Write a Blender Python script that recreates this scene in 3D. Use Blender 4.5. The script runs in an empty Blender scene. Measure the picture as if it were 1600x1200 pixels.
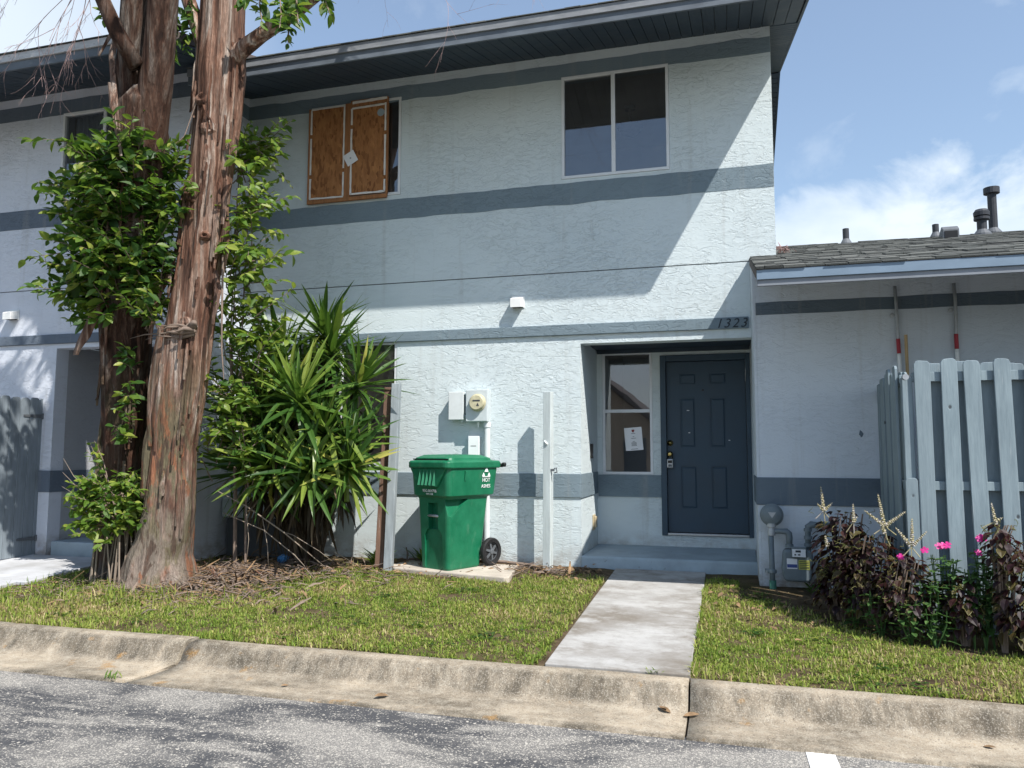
import bpy, bmesh, math, random
import numpy as np
from mathutils import Vector, Matrix, noise as mn

random.seed(7)
rng = np.random.default_rng(11)
S = bpy.context.scene
COL = S.collection
PI = math.pi
rad = math.radians

# ------------------------------------------------------------------ camera
def cam_axes(yaw, pitch, roll):
    cy, sy = math.cos(yaw), math.sin(yaw)
    f = Vector((-sy*math.cos(pitch), cy*math.cos(pitch), math.sin(pitch)))
    r = Vector((cy, sy, 0)); u = r.cross(f)
    c, s = math.cos(roll), math.sin(roll)
    return c*r+s*u, -s*r+c*u, f
R_, U_, F_ = cam_axes(rad(15.836), rad(5.076), rad(0.123))
cd = bpy.data.cameras.new('camera'); cam = bpy.data.objects.new('camera', cd); COL.objects.link(cam)
cd.sensor_width = 36; cd.lens = 27.0; cd.clip_start = .05; cd.clip_end = 2000
m = Matrix.Identity(4)
for i in range(3):
    m[i][0] = R_[i]; m[i][1] = U_[i]; m[i][2] = -F_[i]
m[2][3] = 1.5
cam.matrix_world = m
S.camera = cam

# ------------------------------------------------------------------ sky, sun, exposure
SUN_TO = Vector((1.40, -1.0, 2.13)).normalized()
sd = bpy.data.lights.new('sun', 'SUN'); sd.energy = 5.0; sd.angle = rad(.5); sd.color = (1, .955, .89)
sun = bpy.data.objects.new('sun', sd); COL.objects.link(sun)
sun.rotation_euler = SUN_TO.to_track_quat('Z', 'Y').to_euler()
sun.location = (8, -6, 14)
W = bpy.data.worlds.new('World'); S.world = W; W.use_nodes = True
nt = W.node_tree; nt.nodes.clear()
N = nt.nodes.new; L = nt.links.new
out = N('ShaderNodeOutputWorld'); bg = N('ShaderNodeBackground'); bg.inputs[1].default_value = .125
sky = N('ShaderNodeTexSky'); sky.sky_type = 'NISHITA'; sky.sun_disc = False
sky.sun_elevation = math.asin(SUN_TO.z); sky.sun_rotation = math.atan2(SUN_TO.x, SUN_TO.y)
sky.dust_density = .35; sky.air_density = 1.25; sky.ozone_density = 3.0
tc = N('ShaderNodeTexCoord'); sep = N('ShaderNodeSeparateXYZ'); L(tc.outputs['Generated'], sep.inputs[0])
zz = N('ShaderNodeMath'); zz.operation = 'MAXIMUM'; L(sep.outputs[2], zz.inputs[0]); zz.inputs[1].default_value = 0.0
za = N('ShaderNodeMath'); za.operation = 'ADD'; L(zz.outputs[0], za.inputs[0]); za.inputs[1].default_value = .22
dv = N('ShaderNodeVectorMath'); dv.operation = 'DIVIDE'; L(tc.outputs['Generated'], dv.inputs[0])
cz = N('ShaderNodeCombineXYZ')
for i in range(3): L(za.outputs[0], cz.inputs[i])
L(cz.outputs[0], dv.inputs[1])
mp = N('ShaderNodeMapping'); mp.inputs['Location'].default_value = (.35, .9, 0); mp.inputs['Scale'].default_value = (1.0, 1.0, .0)
L(dv.outputs[0], mp.inputs[0])
n1 = N('ShaderNodeTexNoise'); n1.inputs['Scale'].default_value = 1.7; n1.inputs['Detail'].default_value = 9; n1.inputs['Roughness'].default_value = .56; n1.inputs['Distortion'].default_value = .5
L(mp.outputs[0], n1.inputs['Vector'])
cr = N('ShaderNodeValToRGB'); cr.color_ramp.elements[0].position = .55; cr.color_ramp.elements[1].position = .86
cr.color_ramp.elements[0].color = (.13, .13, .13, 1); cr.color_ramp.elements[1].color = (.92, .92, .92, 1)
L(n1.outputs[0], cr.inputs[0])
# one broad bank of bright cloud low over the single-storey roof
n2 = N('ShaderNodeTexNoise'); n2.inputs['Scale'].default_value = 5.5; n2.inputs['Detail'].default_value = 9; n2.inputs['Roughness'].default_value = .58; n2.inputs['Distortion'].default_value = .3
mpb = N('ShaderNodeMapping'); mpb.inputs['Scale'].default_value = (1, 1, 1.8); mpb.inputs['Location'].default_value = (.3, .1, .4); L(tc.outputs['Generated'], mpb.inputs[0]); L(mpb.outputs[0], n2.inputs['Vector'])
def wm(op, a, b, c=None):
    x = N('ShaderNodeMath'); x.operation = op
    for q_, v in enumerate((a, b) if c is None else (a, b, c)):
        if hasattr(v, 'is_output'): L(v, x.inputs[q_])
        else: x.inputs[q_].default_value = v
    return x.outputs[0]
edge = wm('MULTIPLY_ADD', sep.outputs[0], .16, .295)                    # top of the low bank rises eastward
edge = wm('MULTIPLY_ADD', wm('SUBTRACT', n2.outputs[0], .5), .36, edge)
bank = wm('MULTIPLY', wm('SUBTRACT', edge, sep.outputs[2]), 15.0)
bk = N('ShaderNodeMapRange'); bk.interpolation_type = 'SMOOTHSTEP'; bk.inputs[1].default_value = -.35; bk.inputs[2].default_value = 1.0; L(bank, bk.inputs[0])
n3 = N('ShaderNodeTexNoise'); n3.inputs['Scale'].default_value = 9; n3.inputs['Detail'].default_value = 7; L(mpb.outputs[0], n3.inputs['Vector'])
n3r = N('ShaderNodeMapRange'); n3r.inputs[1].default_value = .3; n3r.inputs[2].default_value = .62; n3r.inputs[3].default_value = .62; n3r.inputs[4].default_value = 1.0; L(n3.outputs[0], n3r.inputs[0])
cmul = N('ShaderNodeMath'); cmul.operation = 'MULTIPLY'; L(bk.outputs[0], cmul.inputs[0]); L(n3r.outputs[0], cmul.inputs[1])
cdir = N('ShaderNodeVectorMath'); cdir.operation = 'DISTANCE'; L(tc.outputs['Generated'], cdir.inputs[0]); cdir.inputs[1].default_value = Vector((-.78, .50, .40)).normalized()
cm = N('ShaderNodeMapRange'); cm.interpolation_type = 'SMOOTHSTEP'; cm.inputs[1].default_value = .08; cm.inputs[2].default_value = .50; cm.inputs[3].default_value = .85; cm.inputs[4].default_value = 0; L(cdir.outputs['Value'], cm.inputs[0])
cmx = N('ShaderNodeMath'); cmx.operation = 'MAXIMUM'; L(cmul.outputs[0], cmx.inputs[0]); L(cm.outputs[0], cmx.inputs[1])
cadd = N('ShaderNodeMath'); cadd.operation = 'MAXIMUM'; L(cr.outputs[0], cadd.inputs[0]); L(cmx.outputs[0], cadd.inputs[1])
mx = N('ShaderNodeMixRGB'); L(cadd.outputs[0], mx.inputs[0]); L(sky.outputs[0], mx.inputs[1]); mx.inputs[2].default_value = (5.4, 6.0, 6.6, 1)
L(mx.outputs[0], bg.inputs[0]); L(bg.outputs[0], out.inputs[0])
S.view_settings.view_transform = 'Standard'; S.view_settings.look = 'None'
S.view_settings.exposure = 0.48; S.view_settings.gamma = 1.0; S.view_settings.use_curve_mapping = False
S.cycles.max_bounces = 8; S.cycles.transparent_max_bounces = 16
S.cycles.sample_clamp_indirect = 8

# ------------------------------------------------------------------ materials
MATS = {}
class NB:
    """tiny node helper"""
    def __init__(s, name):
        s.m = bpy.data.materials.new(name); s.m.use_nodes = True
        s.t = s.m.node_tree; s.b = s.t.nodes['Principled BSDF']; s.o = s.t.nodes['Material Output']
        MATS[name] = s.m
    def n(s, k, **kw):
        x = s.t.nodes.new(k)
        for a, v in kw.items():
            if hasattr(x, a): setattr(x, a, v)
            else: x.inputs[a.replace('_', ' ')].default_value = v
        return x
    def l(s, a, b): s.t.links.new(a, b)
    def pos(s, scale=(1, 1, 1), loc=(0, 0, 0), obj=False, rot=(0, 0, 0)):
        g = s.n('ShaderNodeTexCoord').outputs['Object'] if obj else s.n('ShaderNodeNewGeometry').outputs['Position']
        mp = s.n('ShaderNodeMapping'); mp.inputs['Scale'].default_value = scale; mp.inputs['Location'].default_value = loc
        mp.inputs['Rotation'].default_value = rot
        s.l(g, mp.inputs[0]); return mp.outputs[0]
    def noise(s, vec, scale, detail=4, rough=.55, dist=0):
        x = s.n('ShaderNodeTexNoise'); x.inputs['Scale'].default_value = scale; x.inputs['Detail'].default_value = detail
        x.inputs['Roughness'].default_value = rough; x.inputs['Distortion'].default_value = dist
        s.l(vec, x.inputs['Vector']); return x.outputs[0]
    def voro(s, vec, scale, feat='F1', out='Distance'):
        x = s.n('ShaderNodeTexVoronoi'); x.feature = feat; x.inputs['Scale'].default_value = scale
        s.l(vec, x.inputs['Vector']); return x.outputs[out]
    def ramp(s, fac, stops, interp='LINEAR'):
        x = s.n('ShaderNodeValToRGB'); r = x.color_ramp; r.interpolation = interp
        while len(r.elements) < len(stops): r.elements.new(.5)
        for e, (p, c) in zip(r.elements, stops):
            e.position = p; e.color = (c, c, c, 1) if not hasattr(c, '__len__') else (*c, 1)
        s.l(fac, x.inputs[0]); return x.outputs[0]
    def mix(s, fac, a, b, mode='MIX'):
        x = s.n('ShaderNodeMixRGB'); x.blend_type = mode
        for i, v in enumerate((fac, a, b)):
            if hasattr(v, 'is_output'): s.l(v, x.inputs[i])
            elif hasattr(v, '__len__'): x.inputs[i].default_value = (*v, 1)
            else: x.inputs[i].default_value = v
        return x.outputs[0]
    def math(s, op, a, b=0.0, clamp=False):
        x = s.n('ShaderNodeMath'); x.operation = op; x.use_clamp = clamp
        for i, v in enumerate((a, b)):
            if hasattr(v, 'is_output'): s.l(v, x.inputs[i])
            else: x.inputs[i].default_value = v
        return x.outputs[0]
    def bump(s, h, strength=.5, dist=.01, prev=None):
        x = s.n('ShaderNodeBump'); x.inputs['Strength'].default_value = strength; x.inputs['Distance'].default_value = dist
        s.l(h, x.inputs['Height'])
        if prev is not None: s.l(prev, x.inputs['Normal'])
        return x.outputs[0]
    def fin(s, col=None, rough=.8, normal=None, spec=.3, metal=0):
        b = s.b
        if col is not None:
            if hasattr(col, 'is_output'): s.l(col, b.inputs['Base Color'])
            else: b.inputs['Base Color'].default_value = (*col, 1)
        if hasattr(rough, 'is_output'): s.l(rough, b.inputs['Roughness'])
        else: b.inputs['Roughness'].default_value = rough
        b.inputs['Specular IOR Level'].default_value = spec; b.inputs['Metallic'].default_value = metal
        if normal is not None: s.l(normal, b.inputs['Normal'])
        return s.m

def stucco(name, col, col2, amp=1.0, dirt=.0):
    k = NB(name)
    warp = k.n('ShaderNodeTexNoise'); warp.inputs['Scale'].default_value = 1.6; warp.inputs['Detail'].default_value = 2
    p0 = k.pos(); k.l(p0, warp.inputs['Vector'])
    va = k.n('ShaderNodeVectorMath'); va.operation = 'MULTIPLY_ADD'; k.l(warp.outputs['Color'], va.inputs[0]); va.inputs[1].default_value = (.09, .09, .22)
    k.l(p0, va.inputs[2])
    mp = k.n('ShaderNodeMapping'); mp.inputs['Scale'].default_value = (8, 8, 22.0); k.l(va.outputs[0], mp.inputs[0])
    a = k.noise(mp.outputs[0], 1.0, 6, .62, .55)
    ridge = k.ramp(a, [(.40, 0), (.455, .5), (.475, 1), (.50, .72), (.59, .62), (.615, 1), (.64, .7)])
    mask = k.ramp(k.noise(k.pos((1, 1, 1.4), (4, 0, 0)), .9, 3, .5), [(.34, .24), (.60, 1)])
    h = k.math('MULTIPLY', ridge, mask)
    f = k.noise(k.pos((60, 60, 85)), 1.0, 3, .6)
    h2 = k.math('ADD', h, k.math('MULTIPLY', f, .16))
    nrm = k.bump(h2, .62*amp, .010)
    c = k.mix(k.ramp(k.noise(k.pos((1, 1, .7), (9, 2, 0)), 1.3, 6, .6), [(.3, 0), (.75, 1)]), col, col2)
    c = k.mix(k.ramp(k.noise(k.pos((2.2, 2.2, 2.6), (2, 7, 1)), 3.1, 6, .7), [(.62, 0), (.82, .35)]), c, tuple(v*.8 for v in col2))
    c = k.mix(k.ramp(k.noise(k.pos((9, 9, .55), (1, 1, 3)), 1.0, 4, .6), [(.58, 0), (.78, .30)]), c, (.34, .33, .30))
    # splash dirt at the foot of the wall
    g = k.n('ShaderNodeSeparateXYZ'); k.l(k.pos(), g.inputs[0])
    zr = k.n('ShaderNodeMapRange'); zr.inputs[1].default_value = .58; zr.inputs[2].default_value = .24; k.l(g.outputs[2], zr.inputs[0])
    dm = k.math('MULTIPLY', zr.outputs[0], k.ramp(k.noise(k.pos((6, 6, 9)), 1, 6, .7), [(.38, 0), (.62, .85)]))
    c = k.mix(dm, c, (.25, .20, .15))
    return k.fin(c, .88, nrm, .2)
stucco('stucco_white', (.61, .675, .685), (.56, .63, .65))
stucco('stucco_band', (.19, .245, .278), (.165, .215, .25))
stucco('stucco_white_left', (.63, .66, .72), (.57, .61, .68))
stucco('stucco_band_left', (.135, .165, .205), (.115, .145, .185))
stucco('stucco_annex', (.58, .635, .69), (.53, .59, .65), .8)
stucco('stucco_shaded_left', (.40, .41, .43), (.35, .36, .38))  # left porch recess: its shade is put into this darker grey wall colour
stucco('stucco_band_annex', (.125, .16, .195), (.11, .145, .18))

def paint(name, col, rough=.55, var=.15, scale=6, bump=.15, stretch=(1, 1, 1), spec=.35, chips=None, metal=0, obj=False):
    k = NB(name)
    p = k.pos(stretch, obj=obj)
    n = k.noise(p, scale, 6, .6)
    c = k.mix(k.ramp(n, [(.3, 0), (.7, 1)]), tuple(v*(1-var) for v in col), tuple(min(1, v*(1+var)) for v in col))
    if chips:
        c = k.mix(k.ramp(k.noise(k.pos(stretch, (3, 1, 5), obj=obj), scale*2.7, 7, .7), [(chips[0], 0), (chips[0]+.04, chips[2] if len(chips) > 2 else 1)]), c, chips[1])
    return k.fin(c, k.ramp(n, [(.2, max(.05, rough-.12)), (.8, min(1, rough+.12))]), k.bump(k.noise(p, scale*9, 3), bump, .004), spec, metal)
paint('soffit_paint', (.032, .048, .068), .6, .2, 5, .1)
paint('fascia_paint', (.115, .135, .16), .7, .22, 4, .2, (1, 1, 3), chips=(.66, (.30, .30, .29), .8))
paint('drip_white', (.46, .46, .47), .6, .2, 5, .2, (1, 1, 4), chips=(.60, (.22, .22, .23), .8))
paint('drip_grey', (.21, .22, .235), .6, .22, 5, .2, (1, 1, 4), chips=(.63, (.42, .41, .40), .8))
paint('fascia_annex', (.17, .235, .31), .55, .1, 3, .1, (1, 1, 2))
paint('fascia_annex_low', (.20, .22, .25), .6, .15, 3, .1)
paint('door_paint', (.034, .060, .088), .5, .1, 5, .08)
paint('door_frame_paint', (.042, .070, .098), .55, .15, 5, .1)
paint('window_alu', (.66, .68, .70), .4, .06, 5, .05, metal=0)
paint('window_dark', (.10, .11, .12), .5, .1, 5, .05)
paint('meter_grey', (.52, .57, .58), .45, .08, 9, .1, metal=0)
paint('meter_grey_side', (.62, .65, .65), .45, .06, 9, .1)
paint('pvc_grey', (.62, .65, .66), .5, .06, 9, .1)
paint('white_plastic', (.78, .80, .80), .4, .04, 9, .03)
paint('vent_white', (.74, .75, .74), .5, .06, 9, .05)
paint('gate_paint', (.20, .235, .265), .65, .18, 5, .4, (6, 6, .7))
paint('post_grey', (.27, .305, .325), .75, .22, 4, .5, (5, 5, .6), chips=(.60, (.42, .45, .46), .7))
paint('post_brown', (.145, .085, .060), .8, .35, 5, .7, (7, 7, .5), chips=(.60, (.33, .29, .26), .75))
paint('post_white', (.50, .55, .55), .65, .14, 5, .4, (5, 5, .6), chips=(.66, (.38, .36, .30), .7))
paint('iron_black', (.012, .012, .013), .4, .1, 5, .05)
paint('rubber_black', (.014, .014, .015), .75, .2, 20, .2)
paint('brass', (.55, .40, .14), .28, .1, 8, .02, metal=1)
paint('nickel', (.40, .41, .42), .35, .1, 8, .02, metal=.8)
paint('gas_paint', (.145, .18, .20), .5, .14, 9, .15)
paint('gas_green', (.05, .16, .11), .6, .2, 9, .2)
paint('galvanised', (.36, .38, .40), .45, .15, 9, .05, metal=.4)
paint('red_tape', (.34, .03, .045), .5, .1, 9, .05)
paint('tan_wood', (.42, .30, .16), .7, .2, 9, .2, (5, 5, 1))
paint('paper', (.74, .75, .77), .8, .02, 9, .0)
paint('ink', (.045, .05, .06), .8, .1, 9, 0)
paint('ink_red', (.22, .05, .05), .8, .1, 9, 0)
paint('sticker_blue', (.05, .08, .24), .5, .1, 9, 0)
paint('sticker_yellow', (.46, .46, .09), .5, .1, 9, 0)
paint('dial_face', (.50, .46, .31), .3, .2, 20, 0)
paint('roof_pipe', (.030, .034, .042), .6, .25, 8, .2)
paint('roof_flash', (.11, .12, .135), .6, .25, 8, .2)
paint('outlet_beige', (.46, .38, .24), .5, .1, 8, 0)
paint('number_paint', (.018, .026, .036), .5, .1, 8, 0)
paint('caulk', (.70, .67, .63), .85, .12, 12, .6, chips=(.66, (.40, .26, .15), .8))
paint('batten_wood', (.30, .135, .055), .8, .3, 5, .5, (7, 7, .6))
paint('room_dark', (.40, .38, .36), .9, .1, 2, 0)
paint('room_ceiling', (.62, .58, .55), .9, .1, 2, 0)
paint('curtain', (.42, .46, .52), .9, .1, 4, .1, (8, 8, .4))
paint('lamp_glass', (.22, .24, .27), .3, .1, 4, 0)
paint('blue_plastic', (.06, .20, .42), .3, .4, 30, .5)
paint('concrete_pad', (.44, .39, .33), .9, .2, 5, .5, chips=(.66, (.24, .19, .15), .7))
paint('stoop_paint', (.31, .375, .415), .75, .16, 4, .5, chips=(.63, (.20, .22, .21), .7))
paint('twig_bark', (.20, .15, .12), .85, .3, 9, .4)
paint('twig_pink', (.40, .27, .25), .85, .2, 9, .3)
paint('twig_grey', (.27, .22, .175), .85, .2, 9, .3)
paint('dead_leaf', (.22, .14, .075), .85, .45, 14, .3)
paint('house_tan', (.52, .40, .29), .9, .1, 3, .3)
paint('house_roof', (.12, .10, .095), .9, .2, 6, .5)

k = NB('fence_paint')
n = k.noise(k.pos((5, 5, .8)), 5, 6, .6)
c = k.mix(k.ramp(n, [(.3, 0), (.7, 1)]), (.175, .228, .256), (.25, .315, .345))
oi = k.n('ShaderNodeObjectInfo')
c = k.mix(k.math('MULTIPLY', oi.outputs['Random'], .35), c, (.16, .20, .225))
kn = k.voro(k.pos((1, 1, .75), (.3, 0, .1)), 6.5)
c = k.mix(k.ramp(kn, [(.045, .9), (.085, 0)]), c, (.045, .05, .055))
c = k.mix(k.ramp(k.noise(k.pos((14, 14, 1.2), (2, 2, 2)), 2.2, 6, .7), [(.60, 0), (.70, .5)]), c, (.33, .36, .37))
k.fin(c, .62, k.bump(k.math('ADD', k.noise(k.pos((60, 60, 5)), 1, 4, .6), k.math('MULTIPLY', k.ramp(kn, [(.05, 0), (.10, 1)]), .8)), .5, .005), .3)

k = NB('bin_green')
n = k.noise(k.pos((1, 1, 1)), 7, 6, .65)
c = k.mix(k.ramp(n, [(.35, 0), (.72, 1)]), (.004, .115, .052), (.012, .165, .080))
c = k.mix(k.ramp(k.noise(k.pos((1, 1, .35), (3, 3, 3)), 16, 6, .7), [(.57, 0), (.74, .40)]), c, (.10, .21, .14))
k.fin(c, k.ramp(n, [(.2, .34), (.8, .52)]), k.bump(k.noise(k.pos(), 160, 2), .12, .002), .45)

k = NB('osb')
v = k.n('ShaderNodeTexVoronoi'); v.inputs['Scale'].default_value = 1; k.l(k.pos((42, 42, 15)), v.inputs['Vector'])
c = k.mix(k.noise(k.pos((70, 70, 14)), 1, 4, .6), (.22, .085, .030), (.50, .24, .10))
s_ = k.n('ShaderNodeSeparateColor'); k.l(v.outputs['Color'], s_.inputs[0])
c = k.mix(k.ramp(s_.outputs[0], [(.2, 0), (.9, .8)]), c, (.44, .20, .075)); c = k.mix(k.ramp(s_.outputs[1], [(.6, 0), (.95, .7)]), c, (.13, .048, .018))
c = k.mix(k.ramp(k.noise(k.pos((3, 3, 2), (1, 4, 2)), 2.2, 5, .6), [(.35, 0), (.7, .55)]), c, (.16, .062, .024))
k.fin(c, .8, k.bump(v.outputs['Distance'], .25, .003), .2)

# glass: clear sheet that mirrors the sky by its angle
k = NB('glass')
fr = k.n('ShaderNodeFresnel'); fr.inputs[0].default_value = 1.75
gl = k.n('ShaderNodeBsdfGlossy'); gl.inputs['Roughness'].default_value = .012; gl.inputs['Color'].default_value = (.92, .95, 1, 1)
tr = k.n('ShaderNodeBsdfTransparent'); tr.inputs[0].default_value = (.70, .73, .74, 1)
ms = k.n('ShaderNodeMixShader'); k.l(k.math('ADD', fr.outputs[0], .085), ms.inputs[0]); k.l(tr.outputs[0], ms.inputs[1]); k.l(gl.outputs[0], ms.inputs[2])
nb = k.bump(k.noise(k.pos(), 2.2, 2), .02, .02); k.l(nb, gl.inputs['Normal'])
ds = k.n('ShaderNodeBsdfDiffuse'); ds.inputs[0].default_value = (.42, .41, .39, 1)
m2 = k.n('ShaderNodeMixShader'); k.l(k.ramp(k.noise(k.pos((1, 1, .6)), 3.5, 5, .65), [(.3, .03), (.75, .10)]), m2.inputs[0]); k.l(ms.outputs[0], m2.inputs[1]); k.l(ds.outputs[0], m2.inputs[2])
k.l(m2.outputs[0], k.o.inputs[0])

k = NB('asphalt')
p = k.pos()
big = k.noise(k.pos((1, 2.3, 1), (3.1, 5, 0)), .85, 6, .62, .4)
sand = k.ramp(big, [(.45, .02), (.60, .95)])
sand2 = k.ramp(k.noise(k.pos((1.0, 3.2, 1), (8, 1, 0)), 1.7, 6, .65), [(.50, 0), (.63, .9)])
sandm = k.math('MAXIMUM', sand, sand2)
vc = k.n('ShaderNodeTexVoronoi'); vc.inputs['Scale'].default_value = 115; k.l(p, vc.inputs['Vector'])
sc = k.n('ShaderNodeSeparateColor'); k.l(vc.outputs['Color'], sc.inputs[0])
fine = k.noise(k.pos(), 210, 3, .7)
vc2 = k.n('ShaderNodeTexVoronoi'); vc2.inputs['Scale'].default_value = 40; k.l(p, vc2.inputs['Vector'])
sc2 = k.n('ShaderNodeSeparateColor'); k.l(vc2.outputs['Color'], sc2.inputs[0])
base = k.mix(k.noise(k.pos(), 60, 5, .7), (.026, .027, .030), (.120, .122, .130))
thr = k.math('MULTIPLY_ADD', sandm, .62); 
thr.node.inputs[2].default_value = .17
st = k.math('LESS_THAN', sc.outputs[0], thr)
cst = k.mix(sc.outputs[1], (.20, .19, .175), (.60, .56, .49))
c = k.mix(k.math('MULTIPLY', st, k.ramp(vc.outputs['Distance'], [(.35, 1), (.60, .1)])), base, cst)
c = k.mix(k.math('MULTIPLY', k.math('LESS_THAN', sc2.outputs[0], .05), k.ramp(vc2.outputs['Distance'], [(.25, 1), (.4, 0)])), c, (.58, .54, .47))
c = k.mix(k.math('MULTIPLY', sandm, k.ramp(fine, [(.40, .05), (.60, .70)])), c, (.50, .47, .42))
hh = k.math('ADD', k.math('MULTIPLY', vc.outputs['Distance'], -.6), fine)
k.fin(c, .88, k.bump(hh, .8, .006), .25)

k = NB('kerb_concrete')
p = k.pos()
vc = k.n('ShaderNodeTexVoronoi'); vc.inputs['Scale'].default_value = 150; k.l(p, vc.inputs['Vector'])
sc = k.n('ShaderNodeSeparateColor'); k.l(vc.outputs['Color'], sc.inputs[0])
base = k.mix(k.ramp(k.noise(k.pos((1, 2, 2), (4, 4, 4)), 1.5, 8, .72), [(.36, 0), (.62, 1)]), (.150, .125, .092), (.43, .36, .27))
base = k.mix(k.ramp(k.noise(k.pos((1, 1, 1), (2, 8, 4)), 14, 6, .7), [(.45, 0), (.75, .6)]), base, (.52, .47, .38))
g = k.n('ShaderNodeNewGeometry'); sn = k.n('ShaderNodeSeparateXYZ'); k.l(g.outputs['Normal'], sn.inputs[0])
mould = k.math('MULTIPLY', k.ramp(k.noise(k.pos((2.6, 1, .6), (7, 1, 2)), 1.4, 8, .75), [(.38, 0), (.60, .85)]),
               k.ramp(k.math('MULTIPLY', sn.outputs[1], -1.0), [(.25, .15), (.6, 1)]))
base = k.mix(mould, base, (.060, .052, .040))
rust = k.ramp(k.noise(k.pos((1.3, 1, 2), (1.5, 3, 0)), 3.1, 5, .6), [(.62, 0), (.70, .75)])
base = k.mix(rust, base, (.34, .19, .06))
sp1 = k.ramp(k.noise(k.pos(), 105, 2, .5), [(.54, 0), (.64, .26)])
c = k.mix(sp1, base, (.60, .55, .46))
c = k.mix(k.ramp(k.noise(k.pos((1, 1, 1), (9, 3, 3)), 85, 3, .6), [(.58, 0), (.66, .6)]), c, (.075, .065, .052))
c = k.mix(k.math('MULTIPLY', k.math('LESS_THAN', sc.outputs[0], .16), k.ramp(vc.outputs['Distance'], [(.30, .22), (.55, 0)])), c, (.66, .61, .53))
fn = k.noise(k.pos(), 120, 4, .7)
k.fin(c, .9, k.bump(k.math('ADD', fn, k.math('MULTIPLY', vc.outputs['Distance'], -.5)), .7, .006), .2)

k = NB('walk_concrete')
base = k.mix(k.ramp(k.noise(k.pos((1, 1, 1), (1, 2, 0)), 1.8, 7, .66), [(.36, 0), (.62, 1)]), (.20, .178, .150), (.36, .352, .338))
base = k.mix(k.ramp(k.noise(k.pos((1, 1.6, 1), (7, 3, 0)), 2.2, 6, .7), [(.46, 0), (.62, .85)]), base, (.45, .445, .432))
base = k.mix(k.ramp(k.noise(k.pos((1, 1, 1), (3, 9, 0)), 60, 4, .7), [(.56, 0), (.72, .45)]), base, (.22, .20, .18))
k.fin(base, .9, k.bump(k.noise(k.pos(), 140, 4, .7), .45, .004), .2)

k = NB('path_concrete')
base = k.mix(k.ramp(k.noise(k.pos((1, 1, 1), (1, 2, 0)), 1.8, 7, .66), [(.36, 0), (.62, 1)]), (.36, .36, .36), (.52, .53, .55))
k.fin(base, .9, k.bump(k.noise(k.pos(), 140, 4, .7), .45, .004), .2)

k = NB('soil')
base = k.mix(k.ramp(k.noise(k.pos((1, 1, 1)), 5, 8, .7), [(.35, 0), (.65, 1)]), (.060, .042, .026), (.17, .125, .078))
base = k.mix(k.ramp(k.noise(k.pos((1, 1, 1), (5, 5, 0)), 1.6, 5, .6), [(.45, 0), (.7, .6)]), base, (.075, .085, .022))
k.fin(base, .95, k.bump(k.noise(k.pos(), 55, 6, .7), 1, .02), .1)

k = NB('far_ground')
base = k.mix(k.noise(k.pos(), .35, 6, .6), (.05, .075, .02), (.12, .12, .05))
k.fin(base, .95, None, .1)

k = NB('road_paint')
c = k.mix(k.ramp(k.noise(k.pos(), 40, 6, .7), [(.42, 0), (.62, 1)]), (.80, .80, .78), (.62, .61, .58))
c = k.mix(k.ramp(k.noise(k.pos((1, 1, 1), (3, 0, 0)), 25, 6, .75), [(.63, 0), (.70, .7)]), c, (.13, .13, .13))
k.fin(c, .8, k.bump(k.noise(k.pos(), 160, 3), .4, .003), .2)

k = NB('shingle')
oi = k.n('ShaderNodeObjectInfo'); isl = k.n('ShaderNodeNewGeometry')
rnd = k.math('FRACT', k.math('ADD', oi.outputs['Random'], k.math('MULTIPLY', isl.outputs['Random Per Island'], 7.3)))
c = k.ramp(rnd, [(0, (.035, .038, .038)), (.5, (.075, .082, .078)), (1, (.15, .155, .145))])
c = k.mix(k.ramp(k.noise(k.pos(), 180, 3, .8), [(.4, 0), (.7, .5)]), c, (.24, .24, .225))
k.fin(c, .95, k.bump(k.noise(k.pos(), 220, 3), .6, .004), .1)

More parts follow.
